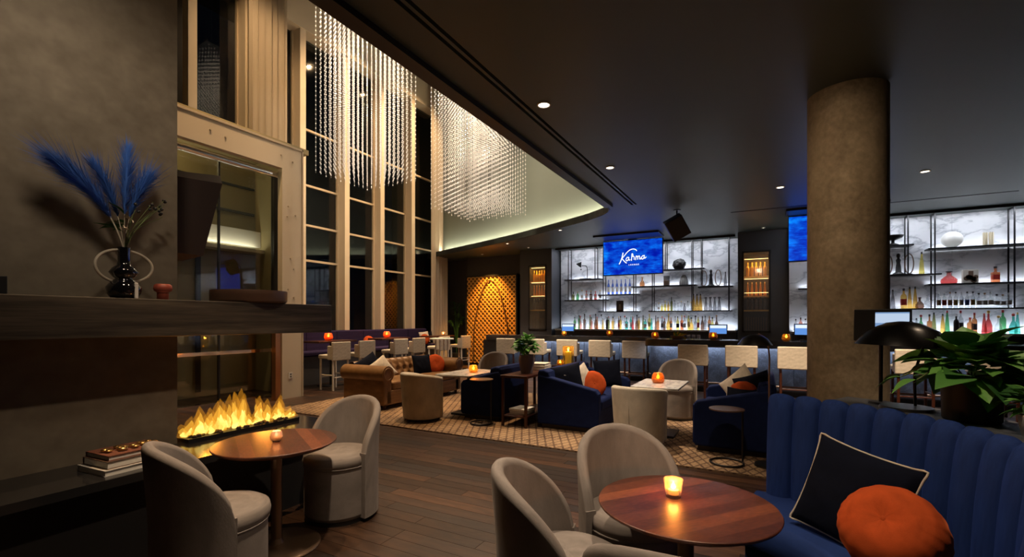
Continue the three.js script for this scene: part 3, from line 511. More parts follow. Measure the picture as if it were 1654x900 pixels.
// ------------------------------------------------------------------ blue channel-back banquette, curved around the near table
const BC = [-.25, 2.28];
const arcP = (r, a, y) => [BC[0] + r * Math.cos(a), y, -(BC[1] + r * Math.sin(a))];
const sweep = (prof, a0, a1, n) => merge([surf(n, prof.length - 1, (u, v) => { const p = prof[Math.round(v * (prof.length - 1))]; return arcP(p[0], a0 + (a1 - a0) * u, p[1]); }), ...[a0, a1].map(a => { const s = new THREE.Shape(); prof.forEach((p, i) => i ? s.lineTo(...p) : s.moveTo(...p)); const g = new THREE.ShapeGeometry(s), q = g.attributes.position; for (let i = 0; i < q.count; i++) { const w = arcP(q.getX(i), a, q.getY(i)); q.setXYZ(i, ...w); } g.computeVertexNormals(); return g; })]);
{
  const t = thing('channel_banquette', 'curved royal blue velvet banquette with channel-tufted back', 'banquette', [0, 0, 0]);
  const A0 = 76 * Math.PI / 180, A1 = -42 * Math.PI / 180, N = 16;
  const prof = [[1.0, .4], [1.0, .5], [1.005, .62], [1.015, .76], [1.03, .9], [1.045, .98], [1.065, 1.03], [1.095, 1.055], [1.125, 1.05], [1.15, 1.02], [1.155, .95], [1.155, .5], [1.155, .05]];
  for (let i = 0; i < N; i++) {
    const a = A0 + (A1 - A0) * i / N, b = A0 + (A1 - A0) * (i + 1) / N;
    mesh('back_channel', surf(14, prof.length - 1, (u, v) => { const k = Math.round(v * (prof.length - 1)), [r, y] = prof[k], e = Math.pow(1 - Math.pow(2 * u - 1, 2), .55), bulge = .042 * (e - 1); const cr = [1, 1, 1, 1, 1, .92, .7, .35, 0, -.2, -.15, 0, 0][k], cy = [0, 0, 0, 0, .1, .3, .6, .8, .8, .6, .2, 0, 0][k]; return arcP(r - bulge * cr, a + (b - a) * u, y + bulge * cy); }), M.navyBright, t);
  }
  mesh('back_board', sweep([[1.1, .06], [1.1, .94], [1.14, .94], [1.14, .06], [1.1, .06]], A0, A1, 40), M.navy, t);
  mesh('seat', sweep([[.55, .3], [.535, .33], [.53, .39], [.545, .435], [.58, .455], [1.04, .45], [1.04, .3], [.55, .3]], A0 + .05, A1, 60), M.navyBright, t);
  mesh('seat_base', sweep([[.62, .08], [.62, .3], [1.08, .3], [1.08, .08], [.62, .08]], A0, A1, 40), M.navy, t);
  mesh('plinth', sweep([[.66, 0], [.66, .08], [1.05, .08], [1.05, 0], [.66, 0]], A0, A1, 40), M.black, t);
  const l = thing('stone_ledge', 'grey stone ledge running behind the blue banquette', 'ledge', [0, 0, 0]);
  const B0 = 62 * Math.PI / 180;
  mesh('ledge_wall', sweep([[1.18, 0], [1.18, .99], [1.5, .99], [1.5, 0], [1.18, 0]], B0, A1, 40), M.darkWall, l); mesh('ledge_top', sweep([[1.17, .99], [1.17, 1.02], [1.53, 1.02], [1.53, .99], [1.17, .99]], B0 + .01, A1, 40), M.stone, l);
  squareCushion('square_cushion', 'large navy square cushion with cream piping on the blue banquette', .46, .15, M.deepNavy, M.ivory, [.36, .67, 2.72], -.32, -.62, -.16);
  roundCushion('large rust orange round cushion on the blue banquette', .178, .27, [.44, .66, 2.36], -.72, -.5, false);
}

// ------------------------------------------------------------------ tables
function roundTable(label, x, d, turn) {
  const t = thing('pedestal_table', label, 'table', [x, 0, -d], turn, 'round walnut pedestal tables');
  const g = lathe([[0, .668], [.34, .668], [.372, .686], [.376, .694], [.372, .7], [0, .7]], 64); const p = g.attributes.position, uv = g.attributes.uv; for (let i = 0; i < p.count; i++) uv.setXY(i, p.getX(i), p.getZ(i) * .9 + p.getY(i));
  mesh('tabletop', g, M.table, t); mesh('pole', cyl(.034, .034, .65, 0, .02, 0), M.bronzePole, t); mesh('collar', cyl(.05, .036, .03, 0, .03, 0), M.bronzePole, t);
  mesh('base_plate', lathe([[0, 0], [.27, 0], [.275, .008], [.26, .018], [.06, .03], [0, .03]], 48), M.bronzePole, t); mesh('bracket', cyl(.12, .12, .015, 0, .655, 0), M.blackMetal, t);
}
roundTable('round walnut pedestal table in front of the fire', -2.86, 2.03, -.5);
roundTable('round walnut pedestal table beside the blue banquette', -.31, 2.19, .9);
function marbleTable(label, x, d, w, l) {
  const t = thing('marble_table', label, 'table', [x, 0, -d], 0, 'rectangular marble tables');
  mesh('tabletop', rb(w, .025, l, .006, 0, .6475, 0), M.marbleTop, t); mesh('pole', cyl(.035, .035, .6, 0, .03, 0), M.blackMetal, t); mesh('base_plate', rb(.4, .03, .45, .008, 0, .015, 0), M.blackMetal, t);
}
marbleTable('white marble table between the chesterfield and the navy armchair', -4.2, 6.38, .62, .96); marbleTable('white marble table between the two navy loveseats', -1.22, 6.42, .58, .9);
function consoleTable(label, x, d, w, l) {
  const t = thing('side_table', label, 'table', [x, 0, -d]);
  mesh('tabletop', rb(w, .035, l, .005, 0, .7, 0), M.woodDark, t); for (const i of [-1, 1]) for (const j of [-1, 1]) mesh('leg', rb(.035, .69, .035, .005, i * (w / 2 - .03), .345, j * (l / 2 - .03)), M.woodDark, t);
  mesh('shelf', rb(w - .06, .02, l - .06, .004, 0, .14, 0), M.woodDark, t);
}
consoleTable('dark walnut side table carrying the potted plant', -3.1, 6.37, .42, 1.1); consoleTable('dark walnut side table carrying the yellow candle lantern', -3.05, 7.72, .4, .42);
function cTable(label, x, d, h, turn) {
  const t = thing('c_side_table', label, 'table', [x, 0, -d], turn, 'slim C-shaped side tables');
  mesh('tabletop', cyl(.17, .17, .012, 0, h, 0, 36), M.bronzePole, t); mesh('pole', bar([.16, .012, 0], [.16, h, 0], .01), M.blackMetal, t); mesh('base_ring', new THREE.TorusGeometry(.16, .011, 8, 40).rotateX(Math.PI / 2).translate(0, .011, 0), M.blackMetal, t);
}
cTable('small bronze C-shaped side table with ring foot by the navy armchair', -3.62, 5.82, .63, 0); cTable('small bronze C-shaped side table with ring foot by the right loveseat', -.36, 5.4, .56, .4);

// ------------------------------------------------------------------ rug
{ const r = tag(mesh('area_rug', span(-7.25, .55, 0, .014, 5.1, 8.75), M.rug), 'tan and brown lozenge-patterned rug under the sofas', 'rug'); }

// ------------------------------------------------------------------ candles
function votive(name, label, x, y, d, r, kind, cd = .12) {
  const t = thing(name, label, 'candle', [x, y, -d]);
  const gl = { silver: phy(.5, .45, .48, { transmission: .55, thickness: 0, roughness: .25 }), clear: phy(.95, .86, .84, { transmission: .9, thickness: 0, roughness: .12 }), amber: M.amberDark, gold: M.amber, red: M.redGlass }[kind];
  const pr = kind === 'clear' ? [[0, 0], [r * .75, 0], [r * .8, r * .3], [r, r * 1.9], [r * .96, r * 1.9], [r * .76, r * .35], [0, r * .3]] : [[0, 0], [r * .55, 0], [r * .92, r * .4], [r, r * .9], [r * .85, r * 1.45], [r * .68, r * 1.75], [r * .62, r * 1.72], [r * .78, r * 1.4], [r * .92, r * .9], [r * .84, r * .45], [0, r * .25]];
  mesh('glass_cup', lathe(pr, 24), gl, t); mesh('wax', cyl(r * .55, r * .55, r * .5, 0, r * .3, 0, 16), M.wax, t);
  mesh('flame', lathe([[0, 0], [r * .26, r * .2], [r * .2, r * .45], [0, r * .85]], 10).translate(0, r * .8, 0), M.candleGlow, t).castShadow = false;
  if (cd) point(x, y + r * 1.25, d, cd, 0xffa040, 1); return t;
}
votive('votive_candle', 'small silver glass candle on the round table in front of the fire', -2.86, .7, 2.03, .04, 'silver');
votive('votive_candle', 'small clear ribbed glass candle on the near walnut table', -.37, .7, 2.24, .043, 'clear', .16);
votive('votive_candle', 'amber bubble candle on the marble table beside the chesterfield', -4.1, .66, 6.35, .075, 'gold', .14);
votive('votive_candle', 'amber bubble candle on the marble table between the loveseats', -1.26, .66, 6.45, .085, 'amber', .14);

// ------------------------------------------------------------------ counter stools; front along +z
function makeStool(legMat) {
  const t = new THREE.Group();
  mesh('seat', rb(.46, .09, .44, .03, 0, .72, .03), M.stoolCloth, t);
  mesh('backrest', merge([rb(.5, .4, .055, .02, 0, .84, -.21), ...[-1, 1].map(s => rb(.045, .3, .16, .02, s * .228, .81, -.14))]), M.stoolCloth, t);
  for (const i of [-1, 1]) for (const j of [-1, 1]) mesh('leg', rb(.035, .68, .035, .006, i * .2, .34, j * .19), legMat, t);
  mesh('foot_rail', merge([rb(.38, .025, .02, .005, 0, .28, .19), rb(.38, .025, .02, .005, 0, .28, -.19), rb(.02, .025, .36, .005, -.2, .33, 0), rb(.02, .025, .36, .005, .2, .33, 0)]), legMat, t);
  return t;
}
const whiteStool = makeStool(M.whiteWood), darkStool = makeStool(M.woodDark);
function stool(proto, name, label, x, d, turn, group, s = 1) { const r = proto.clone(); r.name = numbered(name); r.position.set(x, 0, -d); r.rotation.y = turn; r.scale.set(s, 1, s); tag(r, label, 'stool', group); scene.add(r); return r; }
[[-8.3, 7.28, 'nearest the portal post'], [-8.32, 8.05, 'beside the one nearest the portal post'], [-8.36, 9.25, 'third along the window row'], [-8.38, 9.98, 'fourth along the window row'], [-8.4, 11.15, 'beside the round white table'], [-8.4, 12.25, 'at the far end by the curtain']].forEach(([x, d, l]) => stool(whiteStool, 'white_stool', 'cream upholstered stool with white legs ' + l, x, d, -Math.PI / 2, 'cream stools along the window'));
[-5.95, -5.12, -4.25, -3.43, -2.63].forEach((x, i) => stool(darkStool, 'bar_stool', 'beige bar stool at the recessed left bar, ' + nth(i), x, 10.98, Math.PI, 'beige bar stools', 1.08));
[-1.24, -.4, .45, 2.1, 3.06].forEach((x, i) => stool(darkStool, 'bar_stool', 'beige bar stool at the right-hand bar, ' + (i < 3 ? nth(i) : ['first', 'second'][i - 3] + ' to the right of the column'), x, 9.88, Math.PI, 'beige bar stools', 1.08));

{ // high banquette and tables along the window
  const b = thing('high_banquette', 'long purple upholstered high banquette under the tall windows', 'banquette', [-9.55, 0, -9.42]);
  mesh('back', rb(.14, .5, 5.44, .04, -.14, 1.0, 0), M.purple, b); mesh('seat', rb(.5, .12, 5.44, .04, .05, .72, 0), M.purple, b); mesh('base', rb(.42, .66, 5.44, .01, .03, .33, 0), M.darkCab, b);
  for (let i = 1; i < 6; i++) mesh('seam', bx(.006, .46, .008, -.068, 1.0, -2.72 + i * .906), M.deepNavy, b);
  [[7.68, 'nearest the portal frame'], [9.62, 'behind the middle pair of cream stools'], [11.7, 'nearest the far curtain']].forEach(([d, l]) => {
    const t = thing('high_table', 'narrow wooden high table ' + l, 'table', [-8.86, 0, -d], 0, 'high tables along the window');
    mesh('tabletop', rb(.5, .04, 1.1, .006, 0, 1.02, 0), M.woodDark, t); mesh('pole', cyl(.035, .035, .98, 0, .02, 0), M.blackMetal, t); mesh('base_plate', rb(.36, .02, .5, .004, 0, .01, 0), M.blackMetal, t);
  });
  votive('votive_candle', 'red glass bowl candle on the high table nearest the portal frame', -8.86, 1.04, 7.6, .1, 'red', .3); votive('votive_candle', 'red glass bowl candle on the middle high table', -8.86, 1.04, 9.5, .1, 'red', .3);
  votive('votive_candle', 'small white candle on the farthest high table', -8.86, 1.04, 12.0, .06, 'clear', .1);
  squareCushion('square_cushion', 'cream cushion on the purple banquette by the far curtain', .36, .11, M.ivory, null, [-9.4, .98, 11.75], -.25, 1.3, .1); squareCushion('square_cushion', 'black cushion on the purple banquette by the far curtain', .38, .11, M.deepNavy, null, [-9.42, .97, 11.95], -.2, 1.4, 0);
  roundCushion('rust red round cushion on the purple banquette', .16, .12, [-9.26, .93, 11.6], -.3, 1.3); roundCushion('rust red round cushion on the banquette behind the red candle', .16, .12, [-9.3, .94, 9.3], -.3, 1.4);
  const w = thing('white_round_table', 'small round white high table by the cream stools', 'table', [-7.62, 0, -10.25]);
  mesh('tabletop', cyl(.32, .32, .03, 0, 1.0, 0, 40), M.whiteWood, w); for (let i = 0; i < 4; i++) { const a = i * 1.571 + .6; mesh('leg', bar([.16 * Math.cos(a), 1.0, .16 * Math.sin(a)], [.2 * Math.cos(a), 0, .2 * Math.sin(a)], .018), M.whiteWood, w); } mesh('foot_ring', new THREE.TorusGeometry(.19, .01, 6, 28).rotateX(Math.PI / 2).translate(0, .3, 0), M.whiteWood, w);
}

// ------------------------------------------------------------------ the bar
{
  const seg = (label, x0, x1, d, n) => {
    const b = thing('bar_counter', label, 'bar', [0, 0, 0]);
    mesh('counter_top', merge([rb(x1 - x0, .095, .66, .006, (x0 + x1) / 2, 1.0525, -(d + .33))]), M.barTop, b);
    mesh('body', span(x0 + .06, x1 - .02, .1, 1.005, d + .28, d + .58), M.darkCab, b); mesh('kick', span(x0 + .1, x1 - .06, 0, .1, d + .33, d + .55), M.black, b);
    const w = (x1 - x0 - .1) / n; for (let i = 0; i < n; i++) mesh('front_panel', rb(w - .008, .86, .025, .003, x0 + .06 + w * (i + .5), .56, -(d + .262)), M.slate, b);
    if (x0 < -6) mesh('end_panel', span(x0 - .1, x0 + .62, 0, .955, d + .02, d + .25), M.black, b);
    mesh('foot_rail', bar([x0 + .7, .22, -(d + .1)], [x1 - .1, .22, -(d + .1)], .02), M.bronzePole, b);
    mesh('light_strip', span(x0 + .1, x1 - .1, .992, 1.004, d + .1, d + .12), M.ledCool, b); mesh('front_lip', span(x0, x1, .955, 1.006, d, d + .02), M.barTop, b);
    const L = x1 - x0 - .3; for (let i = 0; i < 2; i++) area(x0 + .15 + L * (i + .5) / 2, .985, d + .1, L / 2, .03, [x0 + .15 + L * (i + .5) / 2, .55, -(d + .3)], 60, 0xd6e4ff);
  };
  seg('recessed left length of the black-topped bar with slate front', -7.0, -2.28, 11.5, 5); seg('near right-hand length of the black-topped bar with slate front', -2.3, XR - .05, 10.4, 9);
  const cnt = (label, x0, x1, d0, d1) => { const c = thing('back_counter', label, 'counter', [0, 0, 0]); mesh('cabinet', span(x0, x1, 0, 1.22, d0 + .03, d1), M.darkCab, c); mesh('worktop', span(x0, x1, 1.22, 1.26, d0, d1), M.marbleTop, c); const s = mesh('light_strip', span(x0 + .05, x1 - .05, 1.26, 1.272, d1 - .05, d1 - .03), M.ledCool, c);
    const L = x1 - x0; for (let i = 0; i < 2; i++) area(x0 + L * (i + .5) / 2, 1.275, d1 - .055, L / 2 - .05, .04, [x0 + L * (i + .5) / 2, 3, -(d1 + .25)], 26, 0xe6f0ff); };
  cnt('marble back counter under the left bottle wall', -5.42, -.64, 12.76, 13.29); cnt('marble back counter under the right bottle wall', .48, XR - .02, 11.73, 12.29);
  // marble slabs
  const wall = (n, x0, x1, d, k) => { const w = struct(n, span(x0, x1, 0, H, d, d + .12), M.darkWall); const s = (x1 - x0) / k; for (let i = 0; i < k; i++) mesh('marble_slab', span(x0 + s * i + .002, x0 + s * (i + 1) - .002, 1.26, H - .002, d - .02, d), M.marbleWall, w); };
  wall('wall_back_left', -5.46, -.6, 13.34, 4); wall('wall_back_right', .46, XR, 12.34, 4);
}
for (const [l, x0, x1, d] of [['unseen wall washer slot placed to light the left marble wall', -5.4, -.66, 13.34], ['unseen wall washer slot placed to light the right marble wall', .5, XR - .05, 12.34]]) {
  const t = thing('unseen_wall_washer', l, 'light fitting', [0, 0, 0]); mesh('baffle', merge([span(x0, x1, H - .05, H, d - .6, d - .585), span(x0, x1, H - .012, H, d - .585, d - .52)]), M.black, t); mesh('light_line', span(x0 + .02, x1 - .02, H - .02, H - .014, d - .58, d - .53), M.ledCool, t);  // unseen source; slot and baffle placed to brighten the marble from above
  const L = (x1 - x0) / 2; for (let i = 0; i < 2; i++) area(x0 + L * (i + .5), H - .03, d - .555, L - .04, .05, [x0 + L * (i + .5), 1.9, -d], 36, 0xf2f6ff);
}
// metal shelves: [label, x0, x1, y, depth of the wall, hanging rods]
const shelfRows = [
  ['carrying the black desk lamp', -5.217, -4.13, 2.7, 13.32, [-5.1, -4.29]], ['carrying the small coloured bottles, far left', -5.217, -3.96, 2.1, 13.32, [-5.1]],
  ['carrying the blue-labelled bottles below the television', -4.2, -3.08, 2.235, 13.32, [-4.05, -3.19]], ['carrying the framed picture', -4.19, -3.06, 1.765, 13.32, [-4.05, -3.19]],
  ['carrying the beehive vase and brown bottle', -3.26, -1.58, 2.435, 13.32, [-2.69, -1.69]], ['carrying the dark ball ornament', -2.41, -1.39, 2.86, 13.32, [-2.35, -1.46]],
  ['carrying the ring sculpture near the wine tower', -1.54, -.72, 2.375, 13.32, [-1.46, -.82]], ['long, carrying glass decanters above the left bottle row', -2.79, -.74, 1.765, 13.32, [-2.69, -1.69, -.82]],
  ['carrying the footed bowl beside the column', 1.3, 2.58, 3.02, 12.32, [2.49]], ['carrying the white globe vase and candle bundle', 2.8, 4.6, 2.915, 12.32, [2.9, 4.02]],
  ['carrying the black figure and the yellow bottle', 1.3, 3.0, 2.42, 12.32, [2.49]], ['carrying the red bottle and the picture cube', 2.8, 4.6, 2.215, 12.32, [2.9, 4.02]],
  ['long, carrying the spirits above the right bottle row', 1.9, 4.16, 1.745, 12.32, [2.9, 4.02]], ['short, between the wine tower and the column', .62, 1.05, 2.2, 12.32, [.86]],
];
const units = [['far left black metal shelf rack with the desk lamp', [0, 1]], ['black metal shelf rack below and left of the television', [2, 3]], ['long black metal shelf rack right of the television', [4, 5, 6, 7]], ['black metal shelf rack beside the column with the footed bowl', [8, 10]], ['black metal shelf rack with the white globe vase', [9, 11, 12]], ['narrow black metal shelf rack between wine tower and column', [13]]];
for (const [label, rows] of units) {
  const t = thing('shelf_rack', label, 'shelf', [0, 0, 0]), low = {};
  for (const k of rows) {
    const [l, x0, x1, y, d, rods] = shelfRows[k];
    const s = mesh('shelf', span(x0, x1, y - .03, y, d - .33, d - .04), M.blackMetal, t); mesh('light_strip', span(x0 + .04, x1 - .04, y, y + .008, d - .065, d - .05), M.ledCool, s);
    for (const x of rods) if (!(x in low) || low[x][0] > y) low[x] = [y, d];
    area((x0 + x1) / 2, y + .012, d - .06, x1 - x0 - .08, .03, [(x0 + x1) / 2, y + 1, -(d + .12)], 13, 0xf0f4ff);
  }
  for (const x of Object.keys(low).map(Number)) { const [y, d] = low[x]; mesh('rod', merge([span(x - .011, x + .011, y - .03, H, d - .32, d - .3), span(x - .011, x + .011, y - .03, H, d - .07, d - .05), span(x - .011, x + .011, H - .03, H, d - .3, d - .07)]), M.blackMetal, t); }
}
// ------------------------------------------------------------------ bottles
const glassCache = {}, capCache = {};
const GC = { clear: [.92, .95, .96], smoke: [.5, .5, .52], amber: [.75, .33, .05], gold: [.95, .66, .12], yellow: [.95, .85, .25], green: [.1, .55, .2], teal: [.1, .7, .6], blue: [.12, .3, .85], red: [.75, .05, .04], pink: [.9, .45, .35], brown: [.3, .13, .05], black: [.03, .03, .035], olive: [.4, .42, .1], orange: [.95, .35, .08], honey: [.95, .6, .12], cognac: [.6, .25, .06] };
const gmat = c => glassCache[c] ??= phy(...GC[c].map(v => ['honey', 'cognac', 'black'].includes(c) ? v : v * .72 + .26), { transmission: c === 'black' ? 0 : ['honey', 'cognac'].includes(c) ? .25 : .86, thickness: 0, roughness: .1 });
const cmat = c => capCache[c] ??= std(...({ black: [.02, .02, .02], gold: [.6, .42, .12], silver: [.6, .6, .62], red: [.5, .04, .03], white: [.75, .73, .7], wood: [.35, .2, .1], blue: [.08, .15, .5] })[c], { roughness: .45 });
const BG = {
  round: [lathe([[0, 0], [.036, 0], [.038, .006], [.038, .175], [.031, .2], [.014, .222], [.0125, .268], [0, .268]], 16), cyl(.0145, .0145, .034, 0, .266, 0, 12)],
  square: [merge([rb(.072, .19, .05, .008, 0, .095, 0, 2), cyl(.018, .013, .03, 0, .188, 0, 12), cyl(.0125, .0125, .05, 0, .218, 0, 12)]), cyl(.016, .016, .034, 0, .266, 0, 12)],
  squat: [lathe([[0, 0], [.045, 0], [.052, .03], [.05, .1], [.03, .16], [.015, .19], [.014, .255], [0, .255]], 16), new THREE.SphereGeometry(.022, 12, 8).translate(0, .278, 0)],
  cone: [lathe([[0, 0], [.038, 0], [.036, .03], [.026, .15], [.014, .24], [.012, .272], [0, .272]], 16), cyl(.013, .011, .03, 0, .27, 0, 12)],
  tall: [lathe([[0, 0], [.03, 0], [.031, .005], [.031, .19], [.012, .23], [.011, .272], [0, .272]], 16), cyl(.013, .013, .03, 0, .27, 0, 12)],
};
const bandGeo = { round: lathe([[.0386, .05], [.0386, .14]], 16), square: bx(.06, .09, .0515, 0, .1, 0), tall: lathe([[.0316, .05], [.0316, .15]], 16), cone: null, squat: null };
function bottle(label, x, y, d, h, r, kind, col, cap, band) {
  const t = thing('bottle', label, 'bottle', [x, y, -d], rr(-.3, .3), 'bottles on the bar wall'); t.scale.set(r / .037, h / .3, r / .037);
  mesh('glass_body', BG[kind][0], gmat(col), t); mesh('cap', BG[kind][1], cmat(cap), t);
  if (band && bandGeo[kind]) mesh('paper_label', bandGeo[kind], cmat(band), t);
}
const adj = { clear: 'clear glass', smoke: 'smoky glass', amber: 'amber', gold: 'golden', yellow: 'yellow', green: 'green', teal: 'teal', blue: 'blue', red: 'red', pink: 'pinkish', brown: 'brown', black: 'black', olive: 'olive', orange: 'orange' };
const colsL = ['green', 'green', 'pink', 'brown', 'clear', 'olive', 'pink', 'brown', 'amber', 'clear', 'gold', 'black', 'olive', 'gold', 'clear', 'brown', 'gold', 'clear', 'teal', 'teal', 'red', 'brown', 'gold', 'olive', 'teal', 'yellow', 'teal', 'brown', 'amber', 'smoke', 'brown', 'gold', 'amber', 'clear', 'yellow', 'orange', 'clear', 'yellow', 'gold', 'smoke', 'yellow', 'brown', 'smoke', 'amber', 'yellow', 'brown'];
colsL.forEach((c, i) => bottle(`${adj[c]} bottle, ${nth(i)} in the long row on the left back counter`, -4.86 + i * .0835, 1.26, 12.9 + (i % 2) * .13, rr(.29, .38) + (i % 2) * .06, rr(.034, .042), ['round', 'square', 'tall', 'squat', 'round', 'cone'][Math.floor(rnd() * 6)], c, pick(['black', 'gold', 'silver', 'red', 'wood', 'black']), rnd() < .55 ? pick(['white', 'gold', 'black', 'red']) : null));
['olive', 'green', 'clear', 'pink', 'brown', 'red', 'clear'].forEach((c, i) => bottle(`${adj[c]} bottle, ${nth(i)} on the far left bar shelf`, -4.98 + i * .135, 2.1, 13.1, rr(.24, .32), .038, i < 2 ? 'round' : 'square', c, pick(['black', 'red', 'gold']), i > 1 ? 'white' : null));
for (let i = 0; i < 6; i++) bottle(`tall clear bottle with blue shoulder, ${nth(i)} on the shelf below the television`, -3.92 + i * .12, 2.235, 13.1, .42, .04, 'tall', 'blue', 'blue', 'white');
['clear', 'clear', 'yellow', 'yellow', 'gold', 'olive', 'clear', 'clear', 'clear', 'smoke', 'clear', 'clear'].forEach((c, i) => bottle(`${adj[c]} bottle, ${nth(i)} on the long shelf left of its middle rods`, -2.62 + i * .082, 1.765, 13.1, c === 'olive' ? .36 : rr(.2, .27), .031, c === 'olive' ? 'round' : pick(['square', 'squat', 'round']), c, pick(['black', 'silver', 'gold']), c === 'clear' && i % 2 ? 'white' : null));
for (let i = 0; i < 3; i++) bottle(`tall golden cone bottle, ${nth(i)} of three on the long left shelf`, -1.66 + i * .085, 1.765, 13.1, .43, .05, 'cone', 'gold', 'black');
for (let i = 0; i < 4; i++) { const t = thing('glass_decanter', `grey ribbed glass decanter, ${nth(i)} of four on the long left shelf`, 'decanter', [-1.36 + i * .105, 1.765, -13.1]); mesh('body', lathe([[0, 0], [.05, 0], [.05, .06], [.036, .13], [.03, .2], [.018, .26], [.022, .3], [0, .3]], 12), gmat('smoke'), t); mesh('stopper', cyl(.03, .036, .04, 0, .3, 0, 10), gmat('smoke'), t); }
bottle('squat amber bottle on the shelf under the television', -2.98, 2.435, 13.1, .26, .05, 'squat', 'amber', 'wood');
bottle('slim smoky bottle at the right end of the ring sculpture shelf', -.9, 2.375, 13.1, .36, .042, 'cone', 'smoke', 'black');
// right wall
['clear', 'smoke'].forEach((c, i) => bottle(`${adj[c]} bottle beside the column on the long right shelf, ${nth(i)}`, 2.18 + i * .085, 1.745, 12.1, .38, .045, 'cone', c, 'black'));
bottle('two-tone golden bottle with black neck on the long right shelf', 2.44, 1.745, 12.1, .4, .05, 'round', 'gold', 'black', 'red');
for (let i = 0; i < 2; i++) bottle(`slender golden cone bottle, ${i ? 'right' : 'left'} of the pair on the long right shelf`, 2.535 + i * .085, 1.745, 12.1, .43, .042, 'cone', 'gold', 'black');
bottle('squat smoky bottle with gold seal on the long right shelf', 2.69, 1.745, 12.1, .22, .05, 'squat', 'brown', 'black'); bottle('small clear faceted bottle on the long right shelf', 2.81, 1.745, 12.1, .24, .05, 'square', 'clear', 'silver');
['orange', 'red', 'orange', 'yellow', 'green', 'blue', 'yellow', 'clear', 'clear', 'clear', 'clear', 'clear', 'clear'].forEach((c, i) => bottle(`${adj[c]} bottle, ${nth(i)} right of the rods on the long right shelf`, 2.98 + i * .083, 1.745, 12.1, i < 7 ? .31 : rr(.24, .3), .038, i < 7 ? 'tall' : 'square', i < 7 ? 'clear' : c, pick(['black', 'silver', 'wood']), i < 7 ? ({ orange: 'wood', red: 'red', yellow: 'gold', green: 'silver', blue: 'blue' })[c] : 'white'));
['clear', 'smoke', 'clear', 'green', 'amber', 'olive', 'gold', 'green', 'black', 'clear', 'amber', 'amber', 'red', 'red', 'clear', 'green', 'teal', 'teal', 'red', 'pink', 'green', 'amber'].forEach((c, i) => bottle(`${adj[c]} bottle, ${nth(i)} in the long row on the right back counter`, 2.4 + i * .098, 1.26, 11.9 + (i % 2) * .13, rr(.28, .38) + (i % 2) * .06, rr(.036, .045), pick(['round', 'square', 'squat', 'round', 'cone']), c, pick(['black', 'gold', 'silver', 'red']), rnd() < .5 ? pick(['white', 'gold', 'red', 'black']) : null));
['clear', 'pink', 'clear'].forEach((c, i) => bottle(`${adj[c]} bottle, ${nth(i)} between the wine tower and the column`, .58 + i * .09, 1.26, 12.1, rr(.26, .34), .038, 'round', c, 'black'));
bottle('bright yellow pointed bottle on the figure shelf', 2.72, 2.42, 12.1, .44, .045, 'cone', 'yellow', 'black');
bottle('low red flask with black ball stopper', 3.13, 2.215, 12.1, .25, .09, 'squat', 'red', 'black'); bottle('orange bottle with round label on the picture cube shelf', 3.79, 2.215, 12.1, .3, .058, 'square', 'orange', 'black', 'red');

